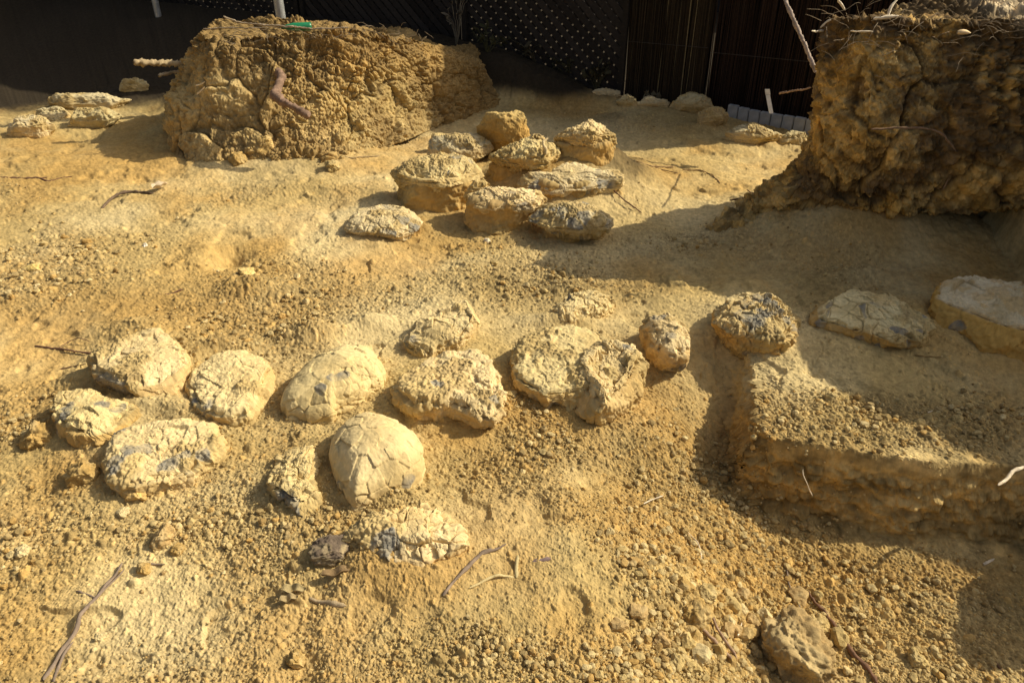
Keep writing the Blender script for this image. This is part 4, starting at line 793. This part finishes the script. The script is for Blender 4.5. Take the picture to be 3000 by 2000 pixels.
reeds('dark brown reed screen behind the leaning branch and white edging', 1.44, 2.5, -.08, 210, (.032, .02, .014), 'reed_fence', .005, .010, .012)
reeds('dark brown reed screen hidden beyond the tall earth block', 2.52, 6.0, .0, 200, (.032, .02, .014), 'reed_fence', .006, .012, .012)
# dark cloth and dim hedge ground beyond the lattice
boxes('shade_cloth', [((-1.15, float(fence_y(-1.15)) + .07, 1.3), 1.75, .01, 2.1, math.atan2(-.467, 1))], M_FENCE, None, lambda n: np.tile([[.008, .008, .009]], (n, 1)), label='black shade cloth hung behind the lattice right of the thick grey post', category='shade cloth')
boxes('garden_wall', [((-2.0, 12.2, .9), 16, .2, 2.4, -.35)], M_FENCE, None, lambda n: np.tile([[.03, .03, .03]], (n, 1)), label='dim grey garden wall glimpsed through the holes of the lattice', category='wall')
# posts
def post(label, px, ytop, y, zb, r=.03):
    S = aty(px / .784, 20 / .784, y); t = thing('fence_post', label, 'post', (S[0], y, zb), 'galvanised fence posts')
    a = np.linspace(0, 2 * math.pi, 24, endpoint=False); V = np.vstack([np.c_[S[0] + np.cos(a) * r, y + np.sin(a) * r, np.full(24, z)] for z in np.linspace(zb - .2, 2.35, 12)])
    mk('pole', V, grid_faces(12, 24, True), M_GALV, parent=t)
    V = np.vstack([np.c_[S[0] + np.cos(a) * rr, y + np.sin(a) * rr, np.full(24, z)] for rr, z in ((r * 1.25, 2.33), (r * 1.25, 2.37), (r * .8, 2.40), (.001, 2.405))]); mk('post_cap', V, grid_faces(4, 24, True), M_GALV, parent=t)
M_GALV = flat('galvanised_steel', (.42, .43, .42), .45, .3)
post('thin grey metal post before the far lattice', 360, 0, 7.3, .4, .028)
post('thicker grey metal post right behind the left earth block', 642, 0, 5.75, .3, .034)
# green bottle
M_GRN = flat('green_plastic', (.01, .22, .09), .35); M_GRN2 = flat('dark_green_plastic', (.02, .07, .03), .5)
ga = aty(652 / .784, 63 / .784, 4.92); gb = aty(716 / .784, 61 / .784, 4.98)
def lathe(pa, pb, prof, name, mat, parent=None):
    pa, pb = np.array(pa), np.array(pb); ax = pb - pa; L = np.linalg.norm(ax); ax = ax / L; s = np.cross(ax, (0, 0, 1)); s /= np.linalg.norm(s); u_ = np.cross(s, ax)
    a = np.linspace(0, 2 * math.pi, 28, endpoint=False)
    V = np.vstack([pa + ax * t * L + (s * np.cos(a)[:, None] + u_ * np.sin(a)[:, None]) * rr for t, rr in prof]); return mk(name, V, grid_faces(len(prof), 28, True), mat, parent=parent)
bt = thing('plastic_bottle', 'bright green plastic bottle lying on top of the left earth block by the post', 'bottle', ga)
lathe(ga, gb, [(0, .001), (0, .010), (.12, .016), (.35, .024), (.9, .025), (.98, .023), (1, .001)], 'body', M_GRN, bt); lathe(ga + (ga - gb) * .1, ga + (gb - ga) * .02, [(0, .001), (0, .011), (1, .011), (1, .001)], 'cap', M_GRN2, bt)
# white edging blocks along the foot of the reed screen
M_WHT = flat('white_edging_concrete', (.44, .45, .45), .8)
e0 = np.array([1.58, 5.52]); e1 = np.array([2.16, 5.06])
def edge():
    n = 9; proto = None; dirv = (e1 - e0) / n; L = np.linalg.norm(dirv); ang = math.atan2(dirv[1], dirv[0])
    import bmesh
    for k in range(n):
        c = e0 + dirv * (k + .5); loc = (c[0], c[1], float(Hm(c[0], c[1])) + .035)
        if proto is None:
            bm = bmesh.new(); bmesh.ops.create_cube(bm, size=1); bmesh.ops.scale(bm, vec=(L - .006, .035, .10), verts=bm.verts); bmesh.ops.bevel(bm, geom=bm.edges[:], offset=.004, segments=2, affect='EDGES')
            me = bpy.data.meshes.new('edging_block'); bm.to_mesh(me); bm.free(); me.materials.append(M_WHT)
            proto = bpy.data.objects.new('edging_block', me); o = proto
        else: o = proto.copy()
        SC.collection.objects.link(o); o.location = loc; o.rotation_euler = (random.uniform(-.03, .03), random.uniform(-.02, .02), ang + random.uniform(-.02, .02))
        o['label'] = 'white square edging block in the row at the foot of the dark reed screen'; o['category'] = 'edging block'; o['group'] = 'white edging blocks along the fence'
edge()
# small white tag on a stake
tg = thing('plant_label', 'narrow white plastic tag leaning before the dark reed screen', 'tag', aty(2000 + 610 / 2.351, 780 / 2.351, 5.0))
A_ = aty(2000 + 610 / 2.351, 782 / 2.351, 5.0); B_ = aty(2000 + 587 / 2.351, 655 / 2.351, 5.02); C_ = aty(2000 + 583 / 2.351, 615 / 2.351, 5.02)
def strip(a, b, wd, name, mat, parent):
    s = np.array([wd / 2, 0, 0]); q = np.array([0, .002, 0]); V = np.array([a - s - q, a + s - q, a + s + q, a - s + q, b - s - q, b + s - q, b + s + q, b - s + q])
    mk(name, V, [[0, 3, 2, 1], [4, 5, 6, 7], [0, 1, 5, 4], [1, 2, 6, 5], [2, 3, 7, 6], [3, 0, 4, 7]], mat, parent=parent, smooth=False)
M_TAG = flat('white_plastic', (.75, .78, .85), .5)
strip(A_, B_, .028, 'blade', M_TAG, tg); strip(B_ + (0, 0, .002), C_, .032, 'head', M_TAG, tg)
# dry weeds on the dark bank under the lattice
def weed(label, x, y, h, n, spread, col, seed):
    random.seed(seed); z = float(Hm(x, y)); t = thing('dry_weed', label, 'weed', (x, y, z), 'dry weeds on the dark bank')
    Vs, Fs, m = [], [], 0; Lv, Lf, lm = [], [], 0
    for k in range(n):
        a = random.uniform(0, 6.28); r = random.uniform(.1, 1) * spread; hh = h * random.uniform(.4, 1); P = [(x, y, z - .02), (x + math.cos(a) * r * .3, y + math.sin(a) * r * .2, z + hh * .5), (x + math.cos(a) * r, y + math.sin(a) * r * .5, z + hh)]
        V, F, nn_, s_ = tube(P, (.004, .003, .0015), 5, .02); Vs.append(V); Fs.append(F + m); m += len(V)
        for _ in range(5):
            f = random.uniform(.3, 1); b = np.array(P[1]) * (1 - f) + np.array(P[2]) * f; d1 = np.random.default_rng(seed * 97 + k * 7 + _).normal(size=(2, 3)) * .018
            Lv.append([b, b + d1[0], b + d1[0] + d1[1], b + d1[1]]); Lf.append([lm, lm + 1, lm + 2, lm + 3]); lm += 4
    V = np.vstack(Vs); mk('stems', V, np.vstack(Fs), M_WOOD, parent=t, pig=np.tile([col], (len(V), 1)))
    V = np.array(Lv).reshape(-1, 3); mk('leaves', V, Lf, M_WOOD, parent=t, pig=np.tile([[c * .8 for c in col]], (len(V), 1)), smooth=False)
for i, (lab, px, py, y, h, n, sp, col) in enumerate([
    ('tall dry forked weed before the dark middle of the fence', 1050, 118, 6.3, .55, 7, .18, (.20, .17, .12)),
    ('low tangled dry weed on the bank below the lattice', 1230, 175, 6.25, .20, 12, .22, (.10, .085, .05)),
    ('dark weed where the bank meets the brushwood screen', 1370, 195, 6.0, .24, 12, .16, (.085, .075, .04)),
    ('dim weed at the right shoulder of the left earth block', 1120, 165, 6.2, .18, 12, .2, (.08, .075, .035)),
    ('small bowed weed before the brushwood screen', 1500, 235, 5.75, .10, 5, .12, (.22, .19, .12)),
    ('dry weed low in front of the lattice, close to the small stones', 1310, 190, 6.15, .16, 12, .2, (.07, .065, .035)),
    ('fuzzy dry weed behind the crown of the left earth block', 740, 60, 5.9, .28, 14, .2, (.13, .11, .07))]):
    S = aty(px / .784, py / .784, y); weed(lab, float(S[0]), y, h, n, sp, col, 300 + i)
